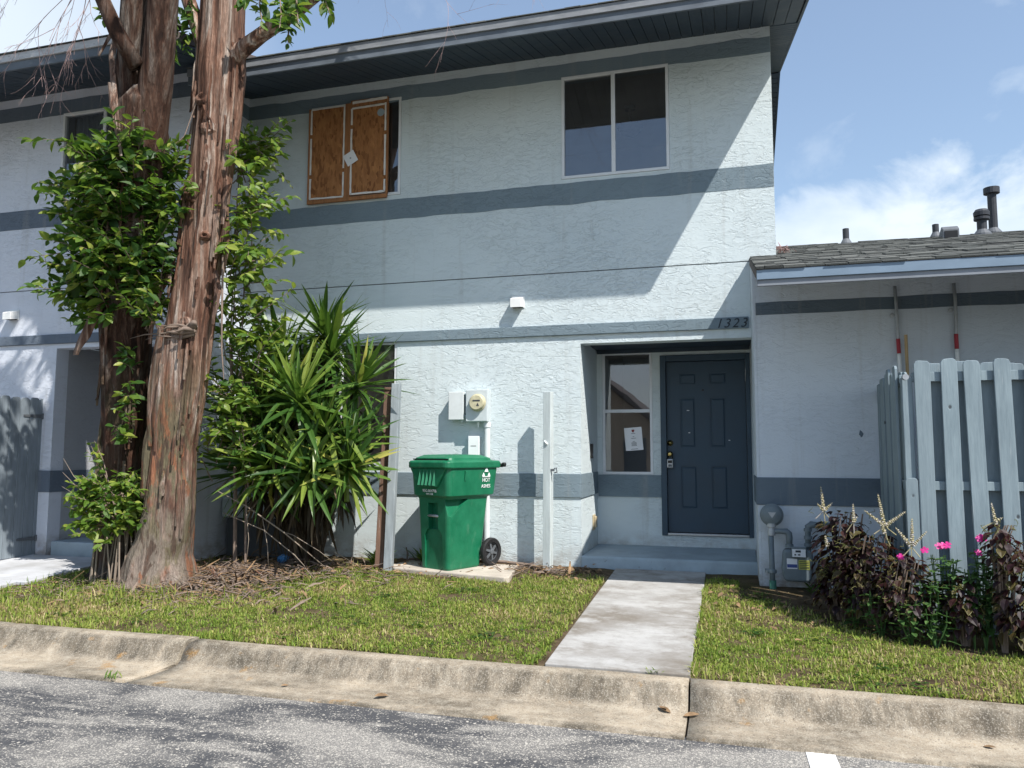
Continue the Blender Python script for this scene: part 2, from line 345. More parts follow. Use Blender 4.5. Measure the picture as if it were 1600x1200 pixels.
def bark(name, seed, dark):
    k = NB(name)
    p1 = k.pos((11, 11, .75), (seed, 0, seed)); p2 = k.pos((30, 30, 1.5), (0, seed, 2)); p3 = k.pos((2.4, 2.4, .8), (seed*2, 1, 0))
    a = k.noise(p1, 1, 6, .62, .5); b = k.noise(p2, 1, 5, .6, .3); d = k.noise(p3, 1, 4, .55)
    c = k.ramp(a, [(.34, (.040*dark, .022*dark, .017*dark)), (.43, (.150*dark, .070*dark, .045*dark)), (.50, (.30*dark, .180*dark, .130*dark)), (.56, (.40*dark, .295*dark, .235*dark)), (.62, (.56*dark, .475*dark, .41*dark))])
    c = k.mix(k.ramp(b, [(.40, .65), (.58, 0)]), c, (.085*dark, .050*dark, .038*dark))
    c = k.mix(k.ramp(d, [(.52, 0), (.66, .6)]), c, (.24*dark, .115*dark, .072*dark))
    sp = k.n('ShaderNodeSeparateXYZ'); k.l(k.pos(), sp.inputs[0])
    # smooth olive skin where the bark has shed, low on the stem
    zr = k.n('ShaderNodeMapRange'); zr.inputs[1].default_value = 2.55; zr.inputs[2].default_value = 1.7; k.l(sp.outputs[2], zr.inputs[0])
    gm = k.math('MULTIPLY', zr.outputs[0], k.ramp(k.noise(k.pos((5, 5, 1.6), (3, 3, seed)), 1, 7, .68, .5), [(.44, 0), (.50, .9)]))
    c = k.mix(gm, c, (.155*dark, .140*dark, .085*dark))
    zr2 = k.n('ShaderNodeMapRange'); zr2.inputs[1].default_value = 1.3; zr2.inputs[2].default_value = .5; k.l(sp.outputs[2], zr2.inputs[0])
    gm2 = k.math('MULTIPLY', zr2.outputs[0], k.ramp(k.noise(k.pos((6, 6, 2.2), (5, 1, seed)), 1, 7, .68, .5), [(.42, .05), (.50, .85)]))
    c = k.mix(gm2, c, (.26*dark, .215*dark, .18*dark))
    c = k.mix(k.math('MULTIPLY', zr.outputs[0], k.ramp(k.noise(k.pos((7, 7, 2.2), (8, 2, seed)), 1, 7, .68, .6), [(.555, 0), (.60, .45 if name == 'bark_back' else .85)])), c, (.30*dark, .125*dark, .065*dark))
    c = k.mix(k.math('MULTIPLY', zr.outputs[0], k.ramp(k.noise(k.pos((9, 9, 1.9), (1, 8, seed)), 1, 7, .68, .6), [(.54, 0), (.60, .85)])), c, (.085*dark, .055*dark, .042*dark))
    h = k.math('ADD', k.math('MULTIPLY', a, 1.0), k.math('MULTIPLY', b, .6))
    c = k.mix(k.ramp(k.noise(k.pos((70, 70, 14)), 1, 4, .7), [(.35, .5), (.6, 0)]), c, (.05*dark, .034*dark, .028*dark))
    return k.fin(c, .88, k.bump(k.math('ADD', h, k.math('MULTIPLY', k.noise(k.pos((75, 75, 9)), 1, 4, .7), .35)), 1, .035), .15)
bark('bark_front', 1.3, 1.0)
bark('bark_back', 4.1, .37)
bark('bark_limb', 6.3, 1.3)
bark('bark_strip', 7.7, .85)

def leafmat(name, stops, trans, tfac=.4, rough=.45):
    k = NB(name)
    oi = k.n('ShaderNodeObjectInfo'); g = k.n('ShaderNodeNewGeometry')
    rnd = k.math('FRACT', k.math('ADD', oi.outputs['Random'], k.math('MULTIPLY', g.outputs['Random Per Island'], 5.7)))
    c = k.ramp(rnd, stops)
    c = k.mix(.5, c, k.mix(k.noise(k.pos(), 25, 3), (.6, .6, .6), (1.4, 1.4, 1.4)), 'MULTIPLY')
    k.fin(c, rough, None, .35)
    t = k.n('ShaderNodeBsdfTranslucent'); tc_ = k.mix(.55, c, trans); k.l(tc_, t.inputs[0])
    ms = k.n('ShaderNodeMixShader'); ms.inputs[0].default_value = tfac
    k.l(k.b.outputs[0], ms.inputs[1]); k.l(t.outputs[0], ms.inputs[2]); k.l(ms.outputs[0], k.o.inputs[0])
    return k.m
leafmat('leaf_green', [(0, (.026, .068, .017)), (.5, (.048, .112, .022)), (.75, (.12, .20, .032)), (1, (.29, .32, .055))], (.20, .36, .03), .42)
leafmat('leaf_bright', [(0, (.05, .12, .022)), (.5, (.125, .22, .032)), (1, (.31, .36, .065))], (.28, .42, .04), .45)
leafmat('leaf_crown', [(0, (.030, .07, .018)), (1, (.06, .12, .03))], (.12, .22, .03), .3)
leafmat('yucca_leaf', [(0, (.024, .066, .014)), (.45, (.060, .130, .024)), (.80, (.13, .215, .036)), (.965, (.22, .27, .05)), (1, (.36, .34, .08))], (.16, .30, .03), .25, .32)
leafmat('yucca_dry', [(0, (.022, .017, .011)), (.55, (.055, .042, .026)), (1, (.17, .125, .075))], (.12, .08, .04), .15, .8)
leafmat('coleus_dark', [(0, (.011, .005, .007)), (.5, (.022, .007, .010)), (.72, (.045, .014, .012)), (.85, (.055, .040, .014)), (1, (.085, .070, .022))], (.18, .025, .025), .22, .5)
leafmat('coleus_edge', [(0, (.015, .010, .008)), (.5, (.035, .028, .012)), (.8, (.12, .11, .03)), (1, (.26, .25, .08))], (.3, .3, .05), .3, .5)
leafmat('coleus_stalk', [(0, (.10, .12, .03)), (.6, (.22, .22, .07)), (1, (.34, .30, .14))], (.3, .3, .06), .3, .6)
leafmat('vinca_leaf', [(0, (.045, .11, .03)), (1, (.11, .20, .06))], (.16, .30, .05), .35)
leafmat('petal_pink', [(0, (.62, .02, .22)), (1, (.72, .05, .34))], (.7, .05, .3), .35)
leafmat('spike_bloom', [(0, (.42, .38, .20)), (.6, (.58, .52, .36)), (1, (.60, .56, .55))], (.5, .45, .25), .35)

k = NB('grass')
at = k.n('ShaderNodeAttribute'); at.attribute_name = 'col'
k.l(at.outputs['Color'], k.b.inputs['Base Color']); k.b.inputs['Roughness'].default_value = .6; k.b.inputs['Specular IOR Level'].default_value = .25
t = k.n('ShaderNodeBsdfTranslucent'); k.l(k.mix(.35, at.outputs['Color'], (.22, .30, .04)), t.inputs[0])
ms = k.n('ShaderNodeMixShader'); ms.inputs[0].default_value = .42
k.l(k.b.outputs[0], ms.inputs[1]); k.l(t.outputs[0], ms.inputs[2]); k.l(ms.outputs[0], k.o.inputs[0])

# ------------------------------------------------------------------ object helpers
def root_loc(o):
    while o.parent is not None: o = o.parent
    return o.location.copy()
def put(o, parent=None, label=None, cat=None, group=None, kind=None):
    COL.objects.link(o)
    if parent is not None: o.parent = parent
    if label: o['label'] = label
    if cat: o['category'] = cat
    if group: o['group'] = group
    if kind: o['kind'] = kind
    return o
def thing(name, label, cat, loc=(0, 0, 0), group=None):
    o = bpy.data.objects.new(name, None); o.location = loc; o.empty_display_size = .1
    return put(o, None, label, cat, group)

class MB:
    def __init__(s): s.v = []; s.f = []; s.mi = []; s.cm = 0
    def add(s, vs, fs):
        b = len(s.v); s.v += [tuple(v) for v in vs]
        for f in fs: s.f.append(tuple(b+i for i in f)); s.mi.append(s.cm)
        return s
    def box(s, x0, x1, y0, y1, z0, z1, M=None):
        vs = [Vector((x, y, z)) for z in (z0, z1) for y in (y0, y1) for x in (x0, x1)]
        if M is not None: vs = [M @ v for v in vs]
        return s.add(vs, [(0, 2, 3, 1), (4, 5, 7, 6), (0, 1, 5, 4), (2, 6, 7, 3), (0, 4, 6, 2), (1, 3, 7, 5)])
    def prism(s, poly, axis, a, b, M=None):
        """poly of 2-d points swept along axis 0,1,2 from a to b"""
        def p3(p, t): q = list(p); q.insert(axis, t); return Vector(q)
        n = len(poly); vs = [p3(p, a) for p in poly]+[p3(p, b) for p in poly]
        if M is not None: vs = [M @ v for v in vs]
        fs = [tuple(range(n)), tuple(range(2*n-1, n-1, -1))]+[(i, i+n, (i+1) % n+n, (i+1) % n) for i in range(n)]
        return s.add(vs, fs)
    def tube(s, pts, radii, n=8, cap=True):
        pts = [Vector(p) for p in pts]; k = len(pts)
        if not hasattr(radii, '__len__'): radii = [radii]*k
        vs = []; ref = Vector((0.13, .31, .94)).normalized()
        for i, p in enumerate(pts):
            t = (pts[min(i+1, k-1)]-pts[max(i-1, 0)]).normalized()
            a = t.cross(ref)
            if a.length < .1: a = t.cross(Vector((1, 0, 0)))
            a.normalize(); b = t.cross(a)
            for j in range(n):
                an = 2*PI*j/n; vs.append(p+(a*math.cos(an)+b*math.sin(an))*radii[i])
        fs = []
        for i in range(k-1):
            for j in range(n):
                fs.append((i*n+j, i*n+(j+1) % n, (i+1)*n+(j+1) % n, (i+1)*n+j))
        if cap: fs += [tuple(range(n-1, -1, -1)), tuple((k-1)*n+j for j in range(n))]
        return s.add(vs, fs)
    def lathe(s, prof, c, axis=(0, 0, 1), n=20):
        """prof: (radius, height along axis)"""
        ax = Vector(axis).normalized(); a = ax.orthogonal().normalized(); b = ax.cross(a); c = Vector(c)
        vs = [c+ax*h+(a*math.cos(2*PI*j/n)+b*math.sin(2*PI*j/n))*max(r, 1e-4) for r, h in prof for j in range(n)]
        k = len(prof); fs = []
        for i in range(k-1):
            for j in range(n): fs.append((i*n+j, i*n+(j+1) % n, (i+1)*n+(j+1) % n, (i+1)*n+j))
        fs += [tuple(range(n-1, -1, -1)), tuple((k-1)*n+j for j in range(n))]
        return s.add(vs, fs)
    def loft(s, secs):
        n = len(secs[0]); vs = [v for q in secs for v in q]; fs = []
        for i in range(len(secs)-1):
            for j in range(n): fs.append((i*n+j, i*n+(j+1) % n, (i+1)*n+(j+1) % n, (i+1)*n+j))
        fs += [tuple(range(n-1, -1, -1)), tuple((len(secs)-1)*n+j for j in range(n))]
        return s.add(vs, fs)
    def mesh(s, name, mats, off=Vector((0, 0, 0)), smooth=False, fix=True):
        me = bpy.data.meshes.new(name)
        me.from_pydata([(v[0]-off.x, v[1]-off.y, v[2]-off.z) for v in s.v], [], s.f)
        for mt in (mats if isinstance(mats, (list, tuple)) else [mats]): me.materials.append(MATS[mt])
        if any(s.mi): me.polygons.foreach_set('material_index', s.mi)
        if fix:
            bm = bmesh.new(); bm.from_mesh(me); bmesh.ops.recalc_face_normals(bm, faces=bm.faces); bm.to_mesh(me); bm.free()
        if smooth: me.polygons.foreach_set('use_smooth', [True]*len(me.polygons))
        me.update(); return me
    def build(s, name, mats, parent=None, smooth=False, bevel=0, seg=2, label=None, cat=None, group=None, kind=None, fix=True, auto=False):
        off = root_loc(parent) if parent is not None else Vector((0, 0, 0))
        org = None
        if parent is None and cat:                       # single-mesh thing: origin at its base
            c = np.array(s.v); org = Vector((c[:, 0].mean(), c[:, 1].mean(), c[:, 2].min())); off = org
        me = s.mesh(name, mats, off, smooth, fix)
        o = bpy.data.objects.new(name, me)
        if org is not None: o.location = org
        put(o, parent, label, cat, group, kind)
        if bevel:
            b = o.modifiers.new('bevel', 'BEVEL'); b.width = bevel; b.segments = seg; b.limit_method = 'ANGLE'; b.angle_limit = rad(40)
        return o
def box(name, x0, x1, y0, y1, z0, z1, mat, parent=None, bevel=0, **kw):
    return MB().box(x0, x1, y0, y1, z0, z1).build(name, mat, parent, bevel=bevel, **kw)
def inst(me, name, parent, M, **kw):
    o = bpy.data.objects.new(name, me)
    o.matrix_basis = Matrix.Translation(-root_loc(parent)) @ M if parent is not None else M
    return put(o, parent, **kw)
def bool_cut(o, cutters):
    """carve closed cutter meshes out of o and keep only the result"""
    tmp = []
    for c in cutters:
        me = c.mesh('cut', list(MATS)[:1], root_loc(o)); q = bpy.data.objects.new('cut', me); COL.objects.link(q); q.location = root_loc(o)
        md = o.modifiers.new('b', 'BOOLEAN'); md.operation = 'DIFFERENCE'; md.object = q; md.solver = 'EXACT'; tmp.append(q)
    bpy.context.view_layer.update()
    dg = bpy.context.evaluated_depsgraph_get()
    me = bpy.data.meshes.new_from_object(o.evaluated_get(dg))
    o.modifiers.clear(); o.data = me
    for q in tmp: bpy.data.objects.remove(q)
    while len(me.materials) > 1: me.materials.pop()
    me.polygons.foreach_set('material_index', [0]*len(me.polygons))
def text_mesh(txt, name, mat, M, size, parent, extrude=.001, shear=0, align='CENTER', label=None):
    cu = bpy.data.curves.new('t', 'FONT'); cu.body = txt; cu.size = size; cu.extrude = extrude; cu.shear = shear; cu.align_x = align; cu.resolution_u = 3
    q = bpy.data.objects.new('t', cu); COL.objects.link(q)
    bpy.context.view_layer.update()
    me = bpy.data.meshes.new_from_object(q.evaluated_get(bpy.context.evaluated_depsgraph_get()))
    bpy.data.objects.remove(q); bpy.data.curves.remove(cu)
    me.materials.clear(); me.materials.append(MATS[mat]); me.name = name
    return inst(me, name, parent, M, label=label)
FACE = Matrix(((1, 0, 0, 0), (0, 0, -1, 0), (0, 1, 0, 0), (0, 0, 0, 1)))     # text plane facing -Y

def wall(mb, x0, x1, y0, y1, z0, z1, openings):
    xs = sorted({x0, x1, *[o[0] for o in openings], *[o[1] for o in openings]})
    for a, b in zip(xs[:-1], xs[1:]):
        cut = sorted([(o[2], o[3]) for o in openings if o[0] <= a+1e-6 and o[1] >= b-1e-6])
        z = z0
        for c0, c1 in cut:
            if c0 > z+1e-6: mb.box(a, b, y0, y1, z, c0)
            z = c1
        if z1 > z+1e-6: mb.box(a, b, y0, y1, z, z1)
    return mb
def wobbly(mb, x0, x1, y0, y1, z0, z1, amp=.008, seed=0, step=.12):
    """painted band with a hand-cut edge"""
    n = max(2, int((x1-x0)/step)); up = []; lo = []
    for i in range(n+1):
        x = x0+(x1-x0)*i/n
        up.append((x, z1+amp*(mn.noise(Vector((x*3.1, seed, 0)))+.5*mn.noise(Vector((x*9.7, seed, 2))))))
        lo.append((x, z0+amp*(mn.noise(Vector((x*2.7, seed+5, 0)))+.5*mn.noise(Vector((x*8.9, seed, 7))))))
    for i in range(n):
        (a, za), (b, zb) = lo[i], lo[i+1]; (c, zc), (d, zd) = up[i], up[i+1]
        mb.add([(a, y0, za), (b, y0, zb), (d, y0, zd), (c, y0, zc), (a, y1, za), (b, y1, zb), (d, y1, zd), (c, y1, zc)],
               [(0, 1, 2, 3), (3, 2, 6, 7), (1, 0, 4, 5)])
    return mb

def gz(y): return .15+(y-4.83)*.038
def gnd(x, y):
    return gz(y)+.018*mn.noise(Vector((x*.9, y*.9, 1)))+.006*mn.noise(Vector((x*4, y*4, 3)))

# ================================================================== SETTING
MB().add([(-300, -300, -.06), (300, -300, -.06), (300, 300, -.06), (-300, 300, -.06)], [(0, 1, 2, 3)]).build('ground', 'far_ground', kind='structure', fix=False)
MB().add([(-60, -16, 0), (60, -16, 0), (60, 4.30, 0), (-60, 4.30, 0)], [(0, 1, 2, 3)]).build('road', 'asphalt', kind='structure', fix=False)
# lawn soil
mb = MB(); nx, ny = 220, 34
X0, X1, Y0, Y1 = -18., 9., 4.80, 9.4
for j in range(ny+1):
    for i in range(nx+1):
        x = X0+(X1-X0)*i/nx; y = Y0+(Y1-Y0)*j/ny
        z = gnd(x, y) - (.05 if j == 0 else 0)
        if -1.25 < x < -.2: z = min(z, gz(y)-.012)
        mb.v.append((x, y, z))
for j in range(ny):
    for i in range(nx):
        a = j*(nx+1)+i; mb.f.append((a, a+1, a+nx+2, a+nx+1)); mb.mi.append(0)
mb.build('soil', 'soil', kind='structure', smooth=True, fix=False)

# kerb: one section per casting
kerb = bpy.data.objects.new('kerb', None); put(kerb, kind='structure')
prof = [(4.262, -.08), (4.262, .010), (4.40, .006), (4.55, .012), (4.635, .024), (4.675, .050), (4.705, .090), (4.728, .125), (4.752, .146), (4.79, .156), (4.845, .157), (4.872, .146), (4.88, -.05)]
js = [-18.0, -14.3, -10.8, -7.3, -3.76, -.262, 3.25, 6.8, 10.4]
for i in range(len(js)-1):
    a, b = js[i]+.006, js[i+1]-.006
    if abs(js[i+1]+3.76) < .01: b -= .012
    if abs(js[i]+3.76) < .01: a += .010
    secs = []; n = 24
    for q in range(n+1):
        x = a+(b-a)*q/n
        sk = .10 if abs(js[i+1]+3.76) < .01 and q == n else (.10 if abs(js[i]+3.76) < .01 and q == 0 else 0)
        secs.append([Vector((x+sk*(.5-(py-4.27)/.6)*-1 + (0 if not sk else .02*mn.noise(Vector((py*9, 0, 0)))), py+.006*mn.noise(Vector((x*2, py, 0))), pz+.004*mn.noise(Vector((x*1.3, py*3, 4))) + (.010 if abs(js[i+1]+3.76) < .01 else 0)*(1 if pz > .03 else .3))) for py, pz in prof])
    MB().loft(secs).build('kerb_section', 'kerb_concrete', kerb, smooth=False, bevel=0)
for o in kerb.children: o.data.polygons.foreach_set('use_smooth', [len(p.vertices) == 4 for p in o.data.polygons])

# white bay line on the road
MB().prism([(.330, 4.258), (.468, 4.258), (.52, 2.2), (.37, 2.2)], 2, .0005, .004).build('road_marking', 'road_paint', kind='structure')

# front walk in slabs
walkway = bpy.data.objects.new('walkway', None); put(walkway, kind='structure')
ye = [4.885, 5.79, 6.30, 7.2, 8.19]
for i in range(4):
    a, b = ye[i]+.004, ye[i+1]-.004
    l0, l1 = (-1.166-.02*(a-4.88)/3.3), (-1.166-.02*(b-4.88)/3.3)
    za, zb = gz(a)+.012, gz(b)+.012
    MB().add([(l0, a, za), (-.262, a, za), (-.270, b, zb), (l1, b, zb), (l0, a, za-.1), (-.262, a, za-.1), (-.270, b, zb-.1), (l1, b, zb-.1)],
             [(0, 1, 2, 3), (4, 7, 6, 5), (0, 4, 5, 1), (1, 5, 6, 2), (2, 6, 7, 3), (3, 7, 4, 0)]).build('slab', 'walk_concrete', walkway, bevel=.006)
# neighbour's path
path = bpy.data.objects.new('path', None); put(path, kind='structure')
for a, b in ((4.885, 6.05), (6.06, 7.38)):
    za, zb = gz(a)+.03, gz(b)+.03
    MB().add([(-8.9, a, za), (-6.66, a, za), (-6.76, b, zb), (-8.9, b, zb), (-8.9, a, za-.1), (-6.66, a, za-.1), (-6.76, b, zb-.1), (-8.9, b, zb-.1)],
             [(0, 1, 2, 3), (4, 7, 6, 5), (0, 4, 5, 1), (1, 5, 6, 2), (2, 6, 7, 3), (3, 7, 4, 0)]).build('slab', 'path_concrete', path, bevel=.005)

# ================================================================== MAIN TOWNHOUSE
F = 8.25
H = thing('townhouse', 'pale blue-white two-storey stucco townhouse with slate bands, dark blue door and number 1323', 'house', (-2.7, F, .2))
lower = wall(MB(), -5.86, .235, F, F+.18, -.1, 3.487, [(-5.2, -3.745, 1.35, 2.795), (-1.56, .235, -.1, 2.69)])
upper = wall(MB(), -5.86, .5, F, F+.18, 3.499, 6.2, [(-1.764, -.565, 4.56, 5.757), (-4.95, -3.733, 4.572, 5.785)])
lower.build('wall', 'stucco_white', H)
upper.build('wall', 'stucco_white', H)
mb = MB().box(-5.85, .49, F+.012, F+.17, 3.48, 3.506); mb.build('control_joint', 'window_dark', H)
# end and rear walls
MB().box(.32, .5, F+.181, 14.0, 3.3, 6.3).build('side_wall', 'stucco_white', H)
MB().box(-5.86, .5, 14.001, 14.2, -.1, 6.2).build('rear_wall', 'stucco_white', H)
MB().prism([(8.44, 6.0), (14.0, 6.0), (11.2, 6.86)], 0, .33, .5).build('gable_wall', 'stucco_white', H)
# painted and moulded bands
wobbly(MB(), -5.86, .498, F-.0035, F+.01, 5.735, 5.915, .018, 1).build('band', 'stucco_band', H, label='painted slate band under the eave')
wobbly(MB(), -5.86, .498, F-.0035, F+.01, 4.272, 4.515, .016, 2).build('band', 'stucco_band', H, label='wide painted slate band below the upstairs windows')
MB().box(-5.86, .21, F-.030, F+.01, 2.786, 2.905).build('band', 'stucco_band', H, bevel=.006, label='raised slate moulding over the entrance')
MB().box(-5.86, -1.561, F-.016, F+.01, 1.012, 1.268).build('band', 'stucco_band', H, bevel=.005, label='raised slate band at waist height')
# porch recess
DY = 9.31
MB().box(-1.74, -1.56, F+.181, DY+.1, -.1, 2.745).build('porch_wall', 'stucco_white', H)
MB().box(-1.5605, -1.548, F-.013, DY-.014, 1.012, 1.268).build('band', 'stucco_band', H)
wall(MB(), -1.559, .2615, DY, DY+.14, .2, 2.74, [(-1.495, -.888, 1.235, 2.72), (-.795, .222, .53, 2.66)]).build('porch_wall', 'stucco_white', H)
MB().box(-1.546, -.797, DY-.014, DY+.01, .972, 1.232).build('band', 'stucco_band', H)
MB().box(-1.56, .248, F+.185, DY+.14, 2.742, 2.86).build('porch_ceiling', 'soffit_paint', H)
MB().box(-1.55, .24, DY-.05, DY-.004, 2.70, 2.741).build('porch_beam', 'soffit_paint', H)
# stoop
MB().prism([(8.205, .15), (8.225, .385), (8.245, .40), (DY-.001, .405), (DY-.001, .15)], 0, -1.56, .246).build('stoop', 'stoop_paint', H, bevel=.012)

# door with six raised panels
door = MB()
dx0, dx1, dz0, dz1 = -.722, .182, .57, 2.58; dyf = DY+.035
pan = [(-.575, -.375, 2.305, 2.442), (-.222, -.030, 2.305, 2.442), (-.568, -.388, 1.56, 2.145), (-.221, -.045, 1.56, 2.145), (-.567, -.380, .842, 1.340), (-.217, -.035, .842, 1.340)]
wall(door, dx0, dx1, dyf, dyf+.045, dz0, dz1, [tuple(p) for p in pan])
D = door.build('door', 'door_paint', H, bevel=0)
for p in pan:
    a, b, c, d = p; q = MB()
    q.box(a, b, dyf+.012, dyf+.04, c, d)
    i = .028
    q.add([(a+.012, dyf+.012, c+.012), (b-.012, dyf+.012, c+.012), (b-.012, dyf+.012, d-.012), (a+.012, dyf+.012, d-.012), (a+i, dyf+.003, c+i), (b-i, dyf+.003, c+i), (b-i, dyf+.003, d-i), (a+i, dyf+.003, d-i)],
          [(0, 1, 5, 4), (1, 2, 6, 5), (2, 3, 7, 6), (3, 0, 4, 7), (4, 5, 6, 7)])
    q.build('door_panel', 'door_paint', D)
MB().lathe([(.034, 0), (.034, .012), (.022, .02), (.012, .034), (.012, .036)], (-.69, dyf, 1.614), (0, -1, 0), 18).build('deadbolt', 'brass', D, smooth=True)
MB().lathe([(.032, 0), (.032, .008), (.014, .014), (.014, .03), (.028, .042), (.030, .058), (.018, .068), (.002, .07)], (-.69, dyf, 1.482), (0, -1, 0), 18).build('door_knob', 'brass', D, smooth=True)
MB().lathe([(.012, 0), (.012, .006), (.004, .007)], (-.30, dyf, 2.238), (0, -1, 0), 12).build('peephole', 'iron_black', D)
for (x, z, l) in ((-.49, 1.995, .03), (-.475, 1.73, .02), (-.02, 1.64, .02)): MB().box(x, x+l, dyf-.0012 if x > -.1 else dyf+.0015, dyf+.006, z, z+.008).build('scratch', 'paper', D)
fr = MB()
fr.box(-.795, -.728, DY-.022, DY+.1, .53, 2.66); fr.box(.188, .236, DY-.022, DY+.1, .53, 2.66); fr.box(-.728, .188, DY-.022, DY+.1, 2.587, 2.66)
fr.build('door_frame', 'door_frame_paint', H, bevel=.006)
MB().box(-.728, .188, DY-.03, DY+.1, .535, .562).build('threshold', 'nickel', H, bevel=.004)
MB().box(-.727, .187, DY+.085, DY+.1, .563, 2.586).build('door_backing', 'window_dark', H)

def sash(parent, x0, x1, z0, z1, y, fw=.032, dep=.05, mat='window_alu', mull=None, rail=None, glass_y=.022):
    """framed window: frame, panes, mullions"""
    f = MB()
    f.box(x0, x1, y-dep/2, y+dep/2, z0, z0+fw); f.box(x0, x1, y-dep/2, y+dep/2, z1-fw, z1)
    f.box(x0, x0+fw, y-dep/2, y+dep/2, z0+fw, z1-fw); f.box(x1-fw, x1, y-dep/2, y+dep/2, z0+fw, z1-fw)
    xs = [x0+fw, x1-fw]; zs = [z0+fw, z1-fw]
    if mull is not None: f.box(mull-.022, mull+.022, y-dep/2-.003, y+dep/2, z0+fw, z1-fw)
    if rail is not None: f.box(x0+fw, x1-fw, y-dep/2-.003, y+dep/2, rail-.02, rail+.02)
    fo = f.build('window_frame', mat, parent, bevel=.003)
    def pane(a, b, c, d, yy): MB().add([(a, yy, c), (b, yy, c), (b, yy, d), (a, yy, d)], [(0, 1, 2, 3)]).build('pane', 'glass', fo, fix=False)
    if mull is not None:
        pane(xs[0], mull-.022, zs[0], zs[1], y+.006); pane(mull+.022, xs[1], zs[0], zs[1], y-.010)
    elif rail is not None:
        pane(xs[0], xs[1], zs[0], rail-.02, y-.006); pane(xs[0], xs[1], rail+.02, zs[1], y+.010)
    else: pane(xs[0], xs[1], zs[0], zs[1], y)
    return fo
def room(parent, x0, x1, y0, y1, z0, z1):
    f = MB()
    f.box(x0, x1, y1, y1+.05, z0, z1); f.box(x0-.05, x0, y0, y1+.05, z0, z1); f.box(x1, x1+.05, y0, y1+.05, z0, z1); f.box(x0-.05, x1+.05, y0, y1+.05, z0-.05, z0)
    f.cm = 1; f.box(x0-.05, x1+.05, y0, y1+.05, z1, z1+.05)
    return f.build('room', ['room_dark', 'room_ceiling'], parent)
sash(H, -1.762, -.567, 4.562, 5.755, F+.014, mull=-1.175)
sash(H, -4.948, -3.735, 4.574, 5.783, F+.014, mull=-4.38)
sash(H, -5.198, -3.747, 1.352, 2.793, F+.03, mull=-4.47)
sash(H, -1.493, -.890, 1.237, 2.718, DY+.03, rail=2.0)
room(H, -2.6, .2, F+.185, 11.0, 3.55, 5.95)
room(H, -5.6, -2.8, F+.185, 11.0, 3.55, 5.95)
room(H, -5.7, -2.2, F+.185, 11.0, .2, 2.95)
room(H, -1.54, -.83, DY+.145, 11.6, .3, 2.95)
# ceiling lamp seen through the upstairs window
T = thing('ceiling_lamp', 'round bowl ceiling lamp seen through the upstairs right window', 'lamp', (-1.15, 9.6, 5.5))
MB().lathe([(.03, 5.55), (.10, 5.57), (.15, 5.62), (.165, 5.66), (.16, 5.68)], (-1.15, 9.6, 0), (0, 0, 1), 20).build('shade', 'lamp_glass', T, smooth=True)
MB().lathe([(.02, 5.68), (.02, 5.90), (.07, 5.90), (.07, 5.945)], (-1.15, 9.6, 0), (0, 0, 1), 14).build('stem', 'nickel', T)

